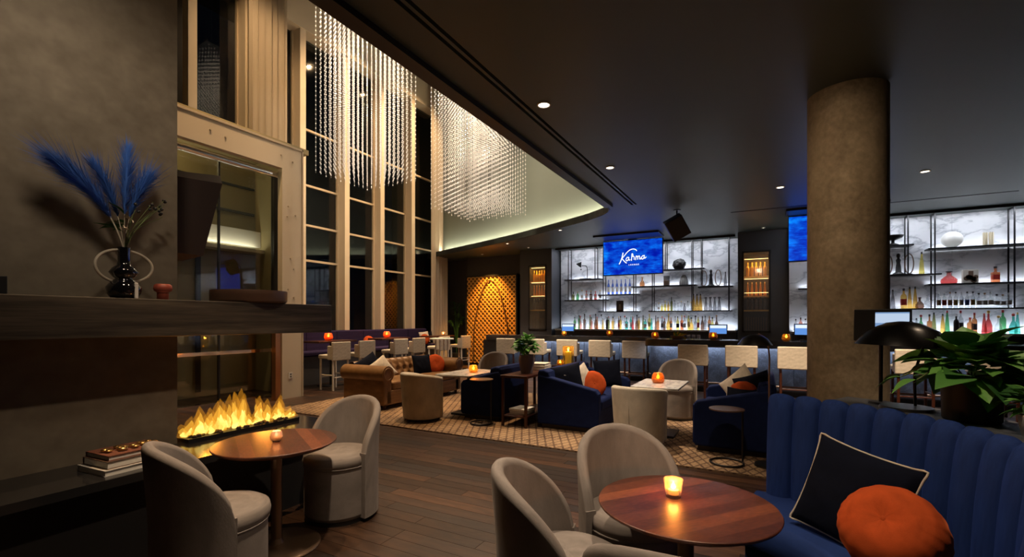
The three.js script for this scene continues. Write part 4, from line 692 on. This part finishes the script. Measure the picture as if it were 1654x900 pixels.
// ------------------------------------------------------------------ ornaments on the shelves
{
  let t = thing('desk_lamp', 'black gooseneck desk lamp on the far left bar shelf', 'lamp', [-4.62, 2.7, -13.12]);
  mesh('base', rb(.34, .02, .14, .006, .02, .01, 0), M.black, t); mesh('neck', tube([[.06, .02, 0], [.06, .3, 0], [.03, .38, 0], [-.1, .4, 0]], .012, 24, 8), M.black, t); mesh('shade', new THREE.ConeGeometry(.09, .14, 20, 1, true).rotateZ(-.7).translate(-.16, .46, 0), new THREE.MeshStandardMaterial({ color: 0x0a0a0a, side: THREE.DoubleSide }), t); mesh('knob', new THREE.SphereGeometry(.022, 12, 8).translate(-.13, .29, 0), M.black, t); mesh('chain', bar([-.13, .3, 0], [-.12, .4, 0], .003), M.black, t);
  t = thing('framed_picture', 'small dark framed picture on the lower left shelf', 'picture', [-3.6, 1.765, -13.12]);
  mesh('frame', merge([bx(.2, .02, .03, 0, .01, 0), bx(.2, .02, .03, 0, .28, 0), bx(.02, .29, .03, -.09, .145, 0), bx(.02, .29, .03, .09, .145, 0)]), M.black, t); mesh('print', bx(.17, .26, .012, 0, .145, -.004), std(.14, .12, .12), t); mesh('print_bust', merge([bx(.08, .07, .003, 0, .07, .005), cyl(.035, .03, .09, 0, .1, -.012, 12).scale(1, 1, .3).translate(0, 0, .008)]), std(.35, .33, .3), t);
  t = thing('ball_ornament', 'dark spiky coral ball ornament on the upper shelf', 'ornament', [-2.02, 2.86, -13.12]);
  { const g = new THREE.IcosahedronGeometry(.15, 4), p = g.attributes.position, v = new THREE.Vector3(); for (let i = 0; i < p.count; i++) { v.fromBufferAttribute(p, i); v.multiplyScalar(1 + .13 * Math.sin(v.x * 48) * Math.sin(v.y * 48) * Math.sin(v.z * 48 + 1) + .06 * noise.noise(v.x * 20, v.y * 20, v.z * 20)); p.setXYZ(i, v.x * 1.12, Math.max(-.13, v.y * .95), v.z * .7); } g.computeVertexNormals(); mesh('body', g.translate(0, .13, 0), M.black, t); }
  t = thing('beehive_vase', 'grey ribbed beehive vase on the shelf right of the television', 'vase', [-1.9, 2.435, -13.12]);
  mesh('body', lathe(Array.from({ length: 25 }, (_, i) => { const u = i / 24; return [Math.max(.004, .11 * Math.pow(Math.cos(u * 1.5), .55)), u * .27]; }), 28), std(.32, .31, .3, { roughness: .6 }), t); for (let i = 0; i < 14; i++) { const a = i / 14 * 6.283; mesh('rib', tube([0, .3, .6, .85, 1].map(u => { const r = Math.max(.008, .112 * Math.pow(Math.cos(u * 1.5), .55)); return [r * Math.cos(a), u * .268, r * Math.sin(a)]; }), .005, 12, 5), M.darkCab, t); }
  t = thing('tumbler', 'dark patterned tumbler on the shelf right of the television', 'tumbler', [-2.34, 2.435, -13.12]); mesh('cup', lathe([[0, 0], [.075, 0], [.085, .26], [.08, .26], [.07, .02], [0, .02]], 24), gmat('smoke'), t); mesh('lower_band', lathe([[.0775, .01], [.082, .13]], 24), M.cover, t);
  const figure = (label, x, y, d) => {
    const t = thing('ring_sculpture', label, 'sculpture', [x, y, -d]);
    mesh('figure', lathe([[0, 0], [.1, 0], [.1, .02], [.05, .06], [.045, .16], [.032, .24], [.042, .3], [.02, .34], [.034, .38], [.03, .42], [0, .44]], 20), M.black, t);
    for (const s of [-1, 1]) mesh('ring', tube(Array.from({ length: 13 }, (_, i) => { const a = i / 13 * 6.283; return [s * .17 + .07 * Math.cos(a), .22 + .2 * Math.sin(a), 0]; }), .011, 40, 6, true), M.cover, t);
    mesh('base', rb(.42, .018, .12, .004, 0, .009, 0), M.black, t);
  };
  figure('black figure between two rings on the shelf by the wine tower', -1.24, 2.375, 13.12); figure('black figure between two rings beside the column', 2.36, 2.42, 12.12);
  t = thing('footed_bowl', 'black footed bowl on the top shelf beside the column', 'bowl', [2.27, 3.02, -12.12]); mesh('bowl', lathe([[0, .0], [.1, 0], [.1, .02], [.03, .05], [.03, .1], [.15, .15], [.18, .2], [.165, .2], [.02, .12], [0, .12]], 32), M.black, t);
  t = thing('globe_vase', 'round white glass globe vase on the top right shelf', 'vase', [3.18, 2.915, -12.12]); mesh('globe', lathe(Array.from({ length: 22 }, (_, i) => { const a = -1.4 + i / 21 * 2.6; return [.165 * Math.cos(a), .155 + .155 * Math.sin(a)]; }), 36), phy(.85, .85, .82, { transmission: .4, thickness: 0, roughness: .3, side: THREE.DoubleSide }), t);
  for (let i = 0; i < 4; i++) { const c = thing('pillar_candle', `tall ivory candle, ${nth(i)} of four on the top right shelf`, 'candle', [3.64 + i * .042, 2.915, -12.12 - (i % 2) * .03]); mesh('wax', cyl(.02, .02, .25, 0, 0, 0, 14), std(.6, .52, .36), c); mesh('wick', cyl(.002, .002, .015, 0, .25, 0, 5), M.black, c); }
  t = thing('picture_cube', 'white cube with a dark printed motif on the right shelf', 'ornament', [3.44, 2.215, -12.12]); mesh('cube', rb(.22, .26, .1, .006, 0, .13, 0), M.cream, t); { const g = []; for (let i = 0; i < 12; i++) g.push(new THREE.CylinderGeometry(rr(.02, .05), rr(.02, .05), .004, 12).rotateX(Math.PI / 2).translate(rr(-.07, .07), rr(.03, .13), .052)); g.push(bx(.07, .1, .004, 0, .18, .052)); mesh('printed_motif', merge(g), M.cover, t); }
}
// ------------------------------------------------------------------ wine towers
function tower(label, x0, x1, gx0, gx1, d0, d1, ys, where) {
  const t = thing('wine_tower', label, 'cabinet', [0, 0, 0]);
  const y0 = 1.22, y1 = 3.14, fr = .04;
  mesh('carcass', merge([span(x0, gx0, 0, H, d0, d1), span(gx1, x1, 0, H, d0, d1), span(gx0, gx1, y1, H, d0, d1), span(gx0, gx1, 0, y0, d0, d1), span(gx0, gx1, y0, y1, d1 - .05, d1)]), M.darkCab, t);
  const dr = mesh('door_frame', merge([span(gx0, gx1, y0, y0 + fr, d0 - .025, d0), span(gx0, gx1, y1 - fr, y1, d0 - .025, d0), span(gx0, gx0 + fr, y0, y1, d0 - .025, d0), span(gx1 - fr, gx1, y0, y1, d0 - .025, d0)]), M.black, t); mesh('door_glass', span(gx0 + fr, gx1 - fr, y0 + fr, y1 - fr, d0 - .015, d0 - .009), M.clear, dr); mesh('handle', bar([gx1 - .02, 1.9, -(d0 - .05)], [gx1 - .02, 2.3, -(d0 - .05)], .008), M.blackMetal, dr);
  ys.forEach((y, i) => { mesh('shelf', span(gx0, gx1, y - .025, y, d0 + .04, d1 - .06), M.gold, t); const s = mesh('light_strip', span(gx0 + .05, gx1 - .05, y + .405, y + .412, d0 + .08, d0 + .12), M.ledWarm, t); if (i < 2) area((gx0 + gx1) / 2, y + .4, d0 + .1, gx1 - gx0 - .12, .04, [(gx0 + gx1) / 2, y + .1, -(d0 + .4)], i ? 18 : 110, 0xffa838); });
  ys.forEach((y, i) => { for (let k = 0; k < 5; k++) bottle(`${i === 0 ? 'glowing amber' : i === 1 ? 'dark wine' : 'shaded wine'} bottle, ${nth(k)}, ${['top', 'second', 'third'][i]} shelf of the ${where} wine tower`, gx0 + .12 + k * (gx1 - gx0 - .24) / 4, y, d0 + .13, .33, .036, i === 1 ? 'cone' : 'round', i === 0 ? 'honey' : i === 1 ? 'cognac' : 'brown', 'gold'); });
  mesh('wine_rack', merge(Array.from({ length: 9 }, (_, k) => span(gx0 + .08 + k * (gx1 - gx0 - .18) / 8, gx0 + .095 + k * (gx1 - gx0 - .18) / 8, y0 + .05, y0 + .36, d0 + .1, d0 + .12))), M.cover, t);
}
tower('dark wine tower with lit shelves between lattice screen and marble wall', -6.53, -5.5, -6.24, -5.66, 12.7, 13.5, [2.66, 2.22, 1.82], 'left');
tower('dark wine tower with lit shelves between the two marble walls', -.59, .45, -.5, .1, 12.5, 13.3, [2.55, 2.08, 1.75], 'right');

// ------------------------------------------------------------------ gold lattice screen
{
  const t = thing('lattice_screen', 'gold diamond lattice screen with a pointed arch left of the bar', 'screen', [-7.91, .1, -13.3]);
  const W = 1.86, Hh = 2.85, s = .155;
  mesh('backing', bx(W, Hh, .02, 0, Hh / 2, -.04), std(.16, .09, .03, { roughness: .5, metalness: .4 }), t);
  for (const q of [-1, 1]) for (let k = -20; k < 34; k++) {                       // slats x*q + y = k*s, clipped to the panel
    const pts = []; const c = k * s; for (const x of [-W / 2, W / 2]) { const y = c - q * x; if (y >= 0 && y <= Hh) pts.push([x, y]); } for (const y of [0, Hh]) { const x = (c - y) * q; if (x > -W / 2 && x < W / 2) pts.push([x, y]); }
    if (pts.length < 2) continue; const [a, b] = pts, L = Math.hypot(a[0] - b[0], a[1] - b[1]); if (L < .06) continue;
    const g = mesh('slat', bx(L, .034, .014), M.gold, t); g.position.set((a[0] + b[0]) / 2, (a[1] + b[1]) / 2, q * .008 - .01); g.rotation.z = Math.atan2(b[1] - a[1], b[0] - a[0]);
  }
  const arch = []; for (let i = 0; i <= 24; i++) { const u = i / 24 * 2 - 1; arch.push([u * .62, 2.72 - 1.5 * Math.pow(Math.abs(u), 2.1), .03]); } arch.unshift([-.66, .05, .03]); arch.push([.66, .05, .03]);
  mesh('arch_moulding', tube(arch, .02, 80, 6), std(.2, .12, .05, { roughness: .4, metalness: .7 }), t);
  mesh('frame', merge([bx(W + .08, .05, .06, 0, Hh + .02, 0), bx(.05, Hh, .06, -W / 2 - .02, Hh / 2, 0), bx(.05, Hh, .06, W / 2 + .02, Hh / 2, 0)]), M.black, t);
}
// ------------------------------------------------------------------ televisions, speaker
function tv(label, x0, w, y0, h, d, kind) {
  const t = thing('television', label, 'television', [x0 + w / 2, y0 + h / 2, -d]); t.rotation.x = .04;
  mesh('housing', rb(w + .03, h + .04, .07, .008, 0, -.005, -.03), M.black, t);
  mesh('screen', new THREE.PlaneGeometry(w, h).translate(0, 0, .008), new THREE.MeshStandardMaterial({ color: 0x000000, roughness: .3, emissive: 0xffffff, emissiveMap: screenTex(kind), emissiveIntensity: 1.15 }), t);
  mesh('mount', merge([bx(.2, .12, .1, 0, h / 2 + .03, -.1)]), M.blackMetal, t);
  area(x0 + w / 2, y0 + h / 2, d - .03, w, h, [x0 + w / 2, y0 + h / 2, 0], .28, 0x2a58d8);
}
tv('wall-mounted television showing a white script logo on blue', -3.72, 1.48, 2.68, .85, 12.0, 0); tv('television with a plain blue picture half behind the column', .4, 1.5, 2.68, .86, 10.85, 1);
for (const [l, x0, x1, d0, d1] of [['black ceiling plate above the television with the logo', -3.78, -2.2, 11.3, 12.0], ['black ceiling plate above the plain blue television', .34, 1.9, 10.3, 10.85]]) tag(mesh('ceiling_plate', span(x0, x1, H - .04, H, d0, d1), M.black), l, 'mount');
{
  const t = thing('ceiling_speaker', 'black box loudspeaker tilted down from the ceiling', 'speaker', [-1.49, 3.27, -9.41]);
  const b = mesh('cabinet', rb(.34, .4, .3, .015), M.black, t); b.rotation.set(.35, .3, .42); const g = mesh('grille', rb(.31, .37, .01, .004, 0, 0, .153), std(.02, .02, .022, { roughness: .8 }), b);
  mesh('bracket', merge([bar([0, .16, 0], [0, .33, 0], .015), cyl(.07, .07, .012, 0, .318, 0)]), M.blackMetal, t);
}
// ------------------------------------------------------------------ things on the bar
function pos(label, x, d, w, h, y = 1.1) {
  const t = thing('till_screen', label, 'till', [x, y, -d]); mesh('stand', merge([rb(.18, .02, .16, .006, 0, .01, 0), rb(.06, .14, .04, .01, 0, .07, -.03)]), M.black, t);
  const m = mesh('monitor', rb(w, h, .04, .008, 0, .1 + h / 2, 0), M.black, t); m.rotation.x = -.12; const s = mesh('screen', bx(w - .03, h - .04, .004, 0, .1 + h / 2, .021), glow(.12, .3, .75, .8), m); mesh('screen_header', bx(w - .05, (h - .05) * .35, .003, 0, .1 + h * .76, .0245), glow(.75, .85, 1, .9), m);
}
pos('small till screen at the far left of the bar', -4.7, 11.95, .36, .22); pos('small till screen in front of the bottles left of the right wine tower', -.89, 10.88, .36, .22); pos('small till screen just left of the column', .68, 10.88, .38, .24);
votive('bar_candle', 'amber bowl candle on the bar beside the far left till screen', -4.7, 1.1, 11.68, .07, 'gold', 0); votive('bar_candle', 'amber bowl candle on the middle of the left bar', -3.48, 1.1, 11.7, .085, 'amber', 0); votive('bar_candle', 'amber bowl candle at the corner where the bar steps forward', -2.14, 1.1, 10.62, .085, 'amber', 0); votive('bar_candle', 'amber bowl candle in front of the middle till screen', -.96, 1.1, 10.6, .09, 'amber', 0); votive('bar_candle', 'amber bowl candle on the bar just left of the column', .35, 1.1, 10.65, .08, 'gold', 0);
{ const t = thing('flower_arrangement', 'low yellow and green flower arrangement on the bar', 'flowers', [-1.7, 1.1, -10.8]); mesh('bowl', lathe([[0, 0], [.1, 0], [.15, .07], [.14, .07], [0, .02]], 24), M.cover, t);
  for (let i = 0; i < 34; i++) { const l = mesh(i % 3 ? 'petal_leaf' : 'green_leaf', leafGeo(rr(.1, .2), .02, .03), i % 3 ? glassYellow() : leafMats[2], t); l.position.set(rr(-.08, .08), .06, rr(-.05, .05)); l.rotation.set(-rr(.2, 1.4), rr(0, 6.28), 0); } }
function glassYellow() { return capCache.yel ??= std(.7, .5, .05, { side: THREE.DoubleSide }); }
for (let i = 0; i < 3; i++) { const g = thing('bar_glass', `clear tumbler, ${nth(i)} of three beside the flower arrangement`, 'glass', [-1.46 + i * .1, 1.1, -10.75]); mesh('glass_body', lathe([[0, 0], [.032, 0], [.038, .1], [.035, .1], [.03, .01], [0, .01]], 18), M.clear, g); }

// ------------------------------------------------------------------ plants
function bush(name, label, [x, y, d], n, R, hh, L, w, mats, stemH) {
  const t = thing(name, label, 'plant', [x, y, -d]); const gs = [leafGeo(L, w, L * .35), leafGeo(L * .8, w * .9, L * .15), leafGeo(L * 1.15, w * 1.05, L * .5)];
  mesh('stems', merge(Array.from({ length: 9 }, () => { const a = rr(0, 6.28); return tube([[0, -.02, 0], [R * .25 * Math.cos(a), stemH * .6, R * .25 * Math.sin(a)], [R * .6 * Math.cos(a), stemH * 1.1, R * .6 * Math.sin(a)]], .004, 8, 5); })), M.stem, t);
  for (let i = 0; i < n; i++) { const a = rr(0, 6.283), e = Math.acos(rr(-.25, 1)), q = rr(.35, .85); const l = mesh('leaf', gs[i % 3], mats[i % mats.length], t); l.position.set(R * q * Math.sin(e) * Math.cos(a), stemH + hh * q * Math.cos(e), R * q * Math.sin(e) * Math.sin(a)); l.rotation.set(-(Math.PI / 2 - e) * .8 + rr(-.25, .35), Math.PI / 2 - a + rr(-.5, .5), rr(-.4, .4), 'YXZ'); }
  return t;
}
{
  let t = thing('urn_pot', 'mauve grey tapering urn pot on the dark side table', 'pot', [-3.08, .718, -6.2]); mesh('urn', lathe([[0, 0], [.07, 0], [.085, .02], [.115, .18], [.118, .23], [.105, .27], [.11, .285], [.098, .285], [.09, .25], [0, .24]], 32), M.vaseMauve, t); mesh('soil', cyl(.09, .09, .01, 0, .24, 0), M.soil, t);
  bush('leafy_plant', 'bushy bright green plant growing in the mauve urn pot', [-3.08, .965, 6.2], 250, .18, .2, .08, .036, [leafMats[0], leafMats[2], leafMats[2], leafMats[1]], .14);
  t = thing('dark_planter', 'dark weathered cylinder planter on the stone ledge', 'pot', [.868, 1.02, -3.04]); mesh('pot', lathe([[0, 0], [.1, 0], [.108, .01], [.112, .2], [.1, .205], [.096, .17], [0, .165]], 36), M.potDark, t); mesh('soil', cyl(.095, .095, .01, 0, .165, 0), M.soil, t);
  const b = bush('broad_leaf_plant', 'broad-leaved green plant spilling over the dark planter', [.868, 1.19, 3.04], 80, .17, .17, .15, .072, leafMats, .05);
  for (const [a, l] of [[3.9, .3], [4.3, .24], [3.4, .26], [2.9, .22], [5.2, .25]]) { mesh('runner_stem', tube([[0, 0, 0], [l * .5 * Math.cos(a), .09, l * .5 * Math.sin(a)], [l * Math.cos(a), .02, l * Math.sin(a)]], .0035, 12, 5), M.stem, b); const f = mesh('leaf', leafGeo(.12, .042, .05), leafMats[2], b); f.position.set(l * Math.cos(a), .02, l * Math.sin(a)); f.rotation.set(.2, Math.PI / 2 - a, 0, 'YXZ'); }
  t = thing('pale_planter', 'small pale grey planter at the right edge of the ledge', 'pot', [.99, 1.02, -2.74]); mesh('pot', lathe([[0, 0], [.05, 0], [.065, .09], [.058, .09], [0, .08]], 28), std(.35, .36, .37), t); mesh('soil', cyl(.055, .055, .008, 0, .078, 0), M.soil, t);
  bush('small_leaf_plant', 'small-leaved trailing plant in the pale grey planter', [.99, 1.11, 2.74], 60, .09, .1, .06, .018, [leafMats[1], leafMats[2], leafMats[3]], .03);
  // palm by the lattice screen
  t = thing('palm_plant', 'dark arching palm standing between the curtain and the lattice screen', 'plant', [-9.3, 0, -13.35]); mesh('pot', lathe([[0, 0], [.17, 0], [.2, .4], [.18, .4], [0, .36]], 28), M.black, t);
  for (let i = 0; i < 11; i++) { const a = i * .58 + .2, r = rr(.2, .3), h = rr(1.7, 2.5); const c = new THREE.QuadraticBezierCurve3(new THREE.Vector3(0, .38, 0), new THREE.Vector3(r * .3 * Math.cos(a), h, r * .3 * Math.sin(a)), new THREE.Vector3(r * Math.cos(a), h * .85, r * Math.sin(a))); const gs = [new THREE.TubeGeometry(c, 14, .006, 5)]; for (let k = 0; k < 22; k++) { const u = .5 + k / 44, p = c.getPoint(u), s = k % 2 ? 1 : -1; gs.push(leafGeo(.16, .016, .06).rotateY(Math.PI / 2 - a * -1 + s * 1.1 + (Math.PI / 2)).translate(p.x, p.y, p.z)); } mesh('frond', merge(gs), leafMats[3], t); }
}
{ // tablet on a stand behind the lamp
  const t = thing('tablet_display', 'black tablet display on a stand behind the wide black lamp', 'display', [.585, 1.02, -3.42], -.3);
  mesh('foot', cyl(.06, .055, .012, 0, 0, 0, 28), M.black, t); mesh('post', bar([0, .01, 0], [0, .4, -.015], .01), M.black, t);
  const m = mesh('case', rb(.27, .19, .014, .006, 0, .455, 0), M.black, t); m.rotation.x = -.1; mesh('screen', bx(.155, .15, .003, .047, .455, .008), glow(.2, .34, .6, .75), m); mesh('screen_header', bx(.155, .055, .002, .047, .495, .0095), glow(.5, .62, .8, .8), m);
}
// ------------------------------------------------------------------ table lamps, lantern, books
{
  const shade = (r, h) => lathe([[.02, h], [r * .35, h * .93], [r * .7, h * .62], [r, 0], [r - .006, .001], [r * .68, h * .58], [r * .33, h * .88], [.02, h * .95]], 48);
  let t = thing('dome_table_lamp', 'black wide-shaded table lamp on the ledge beside the planter', 'lamp', [.67, 1.02, -3.27], .4);
  mesh('base', cyl(.12, .115, .016, 0, 0, 0, 40), M.blackMetal, t); mesh('stem', tube([[.06, .016, -.02], [.06, .2, -.02], [.1, .33, -.02], [.1, .42, -.01], [.02, .475, 0]], .007, 30, 8), M.black, t); const s = mesh('shade', shade(.215, .13).translate(-.03, .345, 0), new THREE.MeshStandardMaterial({ color: 0x0b0a09, roughness: .25, metalness: .4, side: THREE.DoubleSide }), t); s.rotation.z = -.03; mesh('arm_clip', rb(.16, .02, .025, .008, .13, .43, -.01).rotateZ(-.25), M.black, t);
  t = thing('floor_lamp', 'slim floor lamp with black dome shade behind the banquette end', 'lamp', [.03, 0, -5.5]); mesh('base', cyl(.14, .135, .02, 0, 0, 0, 36), M.blackMetal, t); mesh('stem', tube([[0, .02, 0], [0, .9, 0], [0, 1.15, 0], [-.03, 1.3, 0], [-.1, 1.35, 0]], .008, 40, 8), M.bronzePole, t); mesh('shade', shade(.165, .11).translate(-.13, 1.235, 0), new THREE.MeshStandardMaterial({ color: 0x0b0a09, roughness: .3, side: THREE.DoubleSide }), t);
  t = thing('hurricane_lantern', 'tall yellow glass hurricane lantern with a pillar candle', 'lantern', [-3.02, .718, -7.7]); mesh('base', cyl(.09, .08, .02, 0, 0, 0), M.blackMetal, t); mesh('glass_cylinder', new THREE.CylinderGeometry(.1, .095, .32, 32, 1, true).translate(0, .18, 0), phy(.75, .6, .3, { transmission: .85, thickness: 0, roughness: .08, side: THREE.DoubleSide }), t); mesh('pillar_candle', cyl(.055, .055, .22, 0, .02, 0), phy(.85, .75, .15, { roughness: .5, emissive: new THREE.Color().setRGB(1, .6, .05), emissiveIntensity: .22 }), t); mesh('flame', lathe([[0, 0], [.012, .015], [.009, .035], [0, .06]], 8).translate(0, .245, 0), M.candleGlow, t); point(-3.02, .718 + .29, 7.7, .3, 0xffb050, 1);
  votive('votive_candle', 'small golden bowl candle beside the hurricane lantern', -3.13, .718, 7.6, .06, 'gold', 0);
  const bk = (label, x, y, d, w, hh, l, mat, turn) => { const b = thing('flat_book', label, 'book', [x, y, -d], turn); mesh('cover', merge([bx(w, .004, l, 0, .002, 0), bx(w, .004, l, 0, hh - .002, 0), bx(.004, hh, l, -w / 2 + .002, hh / 2, 0)]), mat, b); mesh('pages', bx(w - .01, hh - .008, l - .008, 0, hh / 2, 0), M.paper, b); };
  ['lowest', 'middle', 'topmost'].forEach((p, i) => bk(`white book ${p} in the stack beside the potted plant`, -3.1, .718 + i * .042, 6.72, .27 - i * .01, .04, .3, M.paper, i * .06));
  ['lowest', 'middle', 'topmost'].forEach((p, i) => bk(`pale book ${p} on the lower shelf of the side table`, -3.1, .15 + i * .032, 6.1, .26, .03, .3, i % 2 ? M.cover : M.paper, -i * .05));
}
// ------------------------------------------------------------------ downlights and spots
downlight(-1.9, 4.2, 30, 'ceiling downlight nearest the atrium edge, large and bright', .06);
downlight(-1.88, 6.35, 34, 'ceiling downlight over the marble table between the loveseats');
downlight(.2, 8.55, 95, 'small ceiling downlight left of the column over the bar stools'); downlight(1.97, 8.6, 95, 'ceiling downlight to the right of the column');
downlight(-1.9, 2.0, 20, 'unseen ceiling downlight above and left of the camera, lighting the fireside seats', .06, 3.6, .85); downlight(-.1, 1.9, 15, 'unseen ceiling downlight placed to light the near walnut table', .06, 3.6, .8); downlight(1.7, 4.0, 26, 'unseen ceiling downlight placed to light the stone ledge', .06);  // out of view, placed to light the near tables, chairs and ledge
downlight(-.05, 12.1, 3, 'tiny downlight in front of the right wine tower', .03); downlight(-6.0, 12.2, 3, 'tiny downlight in front of the left wine tower', .03); downlight(-4.2, 10.2, 80, 'small unseen ceiling downlight placed to light the left bar stools', .04); downlight(-6.2, 11.3, 60, 'small unseen ceiling downlight placed to light the leftmost bar stool', .04);  // the two over the left stools are unseen lamps, placed to light them
downlight(-2.3, .9, 0, 'unseen accent downlight placed to light the plaster wall', .05); spot(-2.3, 3.57, .9, -3.8, 2.95, 1.2, 8.5, .8, .9, 0xffe8cc, 8); downlight(-.25, 3.2, 0, 'unseen accent downlight placed to light the round column', .05); spot(-.25, 3.57, 3.2, .6, 2.0, 5.1, 9.5, .75, .9, 0xffdcb4, 4);  // both out of view, placed to light the plaster wall and the column
downlight(-7.9, 12.75, 90, 'tiny unseen downlight placed to light the gold lattice screen', .03, 3.6, .7, 0xffb050, -7.9, 13.25);  // unseen lamp, placed to light the lattice from above
// spots out of view on the atrium ceiling, placed to light seats, posts and curtain
[[-4.3, 6.3, -4.2, 6.3, 150], [-6.2, 6.2, -6.0, 6.8, 170], [-8.0, 7.6, -8.4, 7.7, 330], [-8.0, 10.2, -8.2, 10.3, 330], [-7.2, 4.5, -8.1, 5.0, 120], [-3.4, 2.1, -2.9, 2.1, 90], [-7.7, 12.0, -10, 10.9, 420], [-7.6, 9.9, -10, 8.3, 420], [-7.4, 5.0, -9.7, 6.5, 60]].forEach(([x, d, tx, td, cd], i) => { const t = thing('unseen_atrium_spot', ['unseen high spotlight placed to light the marble table of the chesterfield', 'unseen high spotlight placed to light the chesterfield', 'unseen high spotlight placed to light the first window stools', 'unseen high spotlight placed to light the far window stools', 'unseen high spotlight placed to light the portal frame', 'unseen high spotlight placed to light the fireside table', 'unseen high spotlight placed to light the far window posts', 'unseen high spotlight placed to light the near window posts', 'unseen high spotlight placed to light the upper curtain'][i], 'spotlight', [x, TOP, -d]); mesh('can', cyl(.06, .06, .16, 0, -.16, 0), M.black, t); mesh('lens', cyl(.05, .05, .004, 0, -.166, 0), glow(1, .85, .65, 4), t); spot(x, TOP - .18, d, tx, i === 8 ? 6.6 : i > 5 ? 5 : .5, td, i === 8 ? 40 : i > 5 ? 105 : cd, i === 8 ? .5 : i > 5 ? .75 : i === 4 ? .34 : .2, i > 5 ? .9 : .6, 0xffcf98, 2); });

// furniture standing on the rug
for (const o of scene.children) if (o.isGroup && o.userData.category && o.position.y === 0 && ['chair', 'sofa', 'armchair', 'table', 'lamp'].includes(o.userData.category) && o.position.x > -7.2 && o.position.x < .5 && o.position.z < -5.1 && o.position.z > -8.7) o.position.y = .014;

renderer.render(scene, camera);
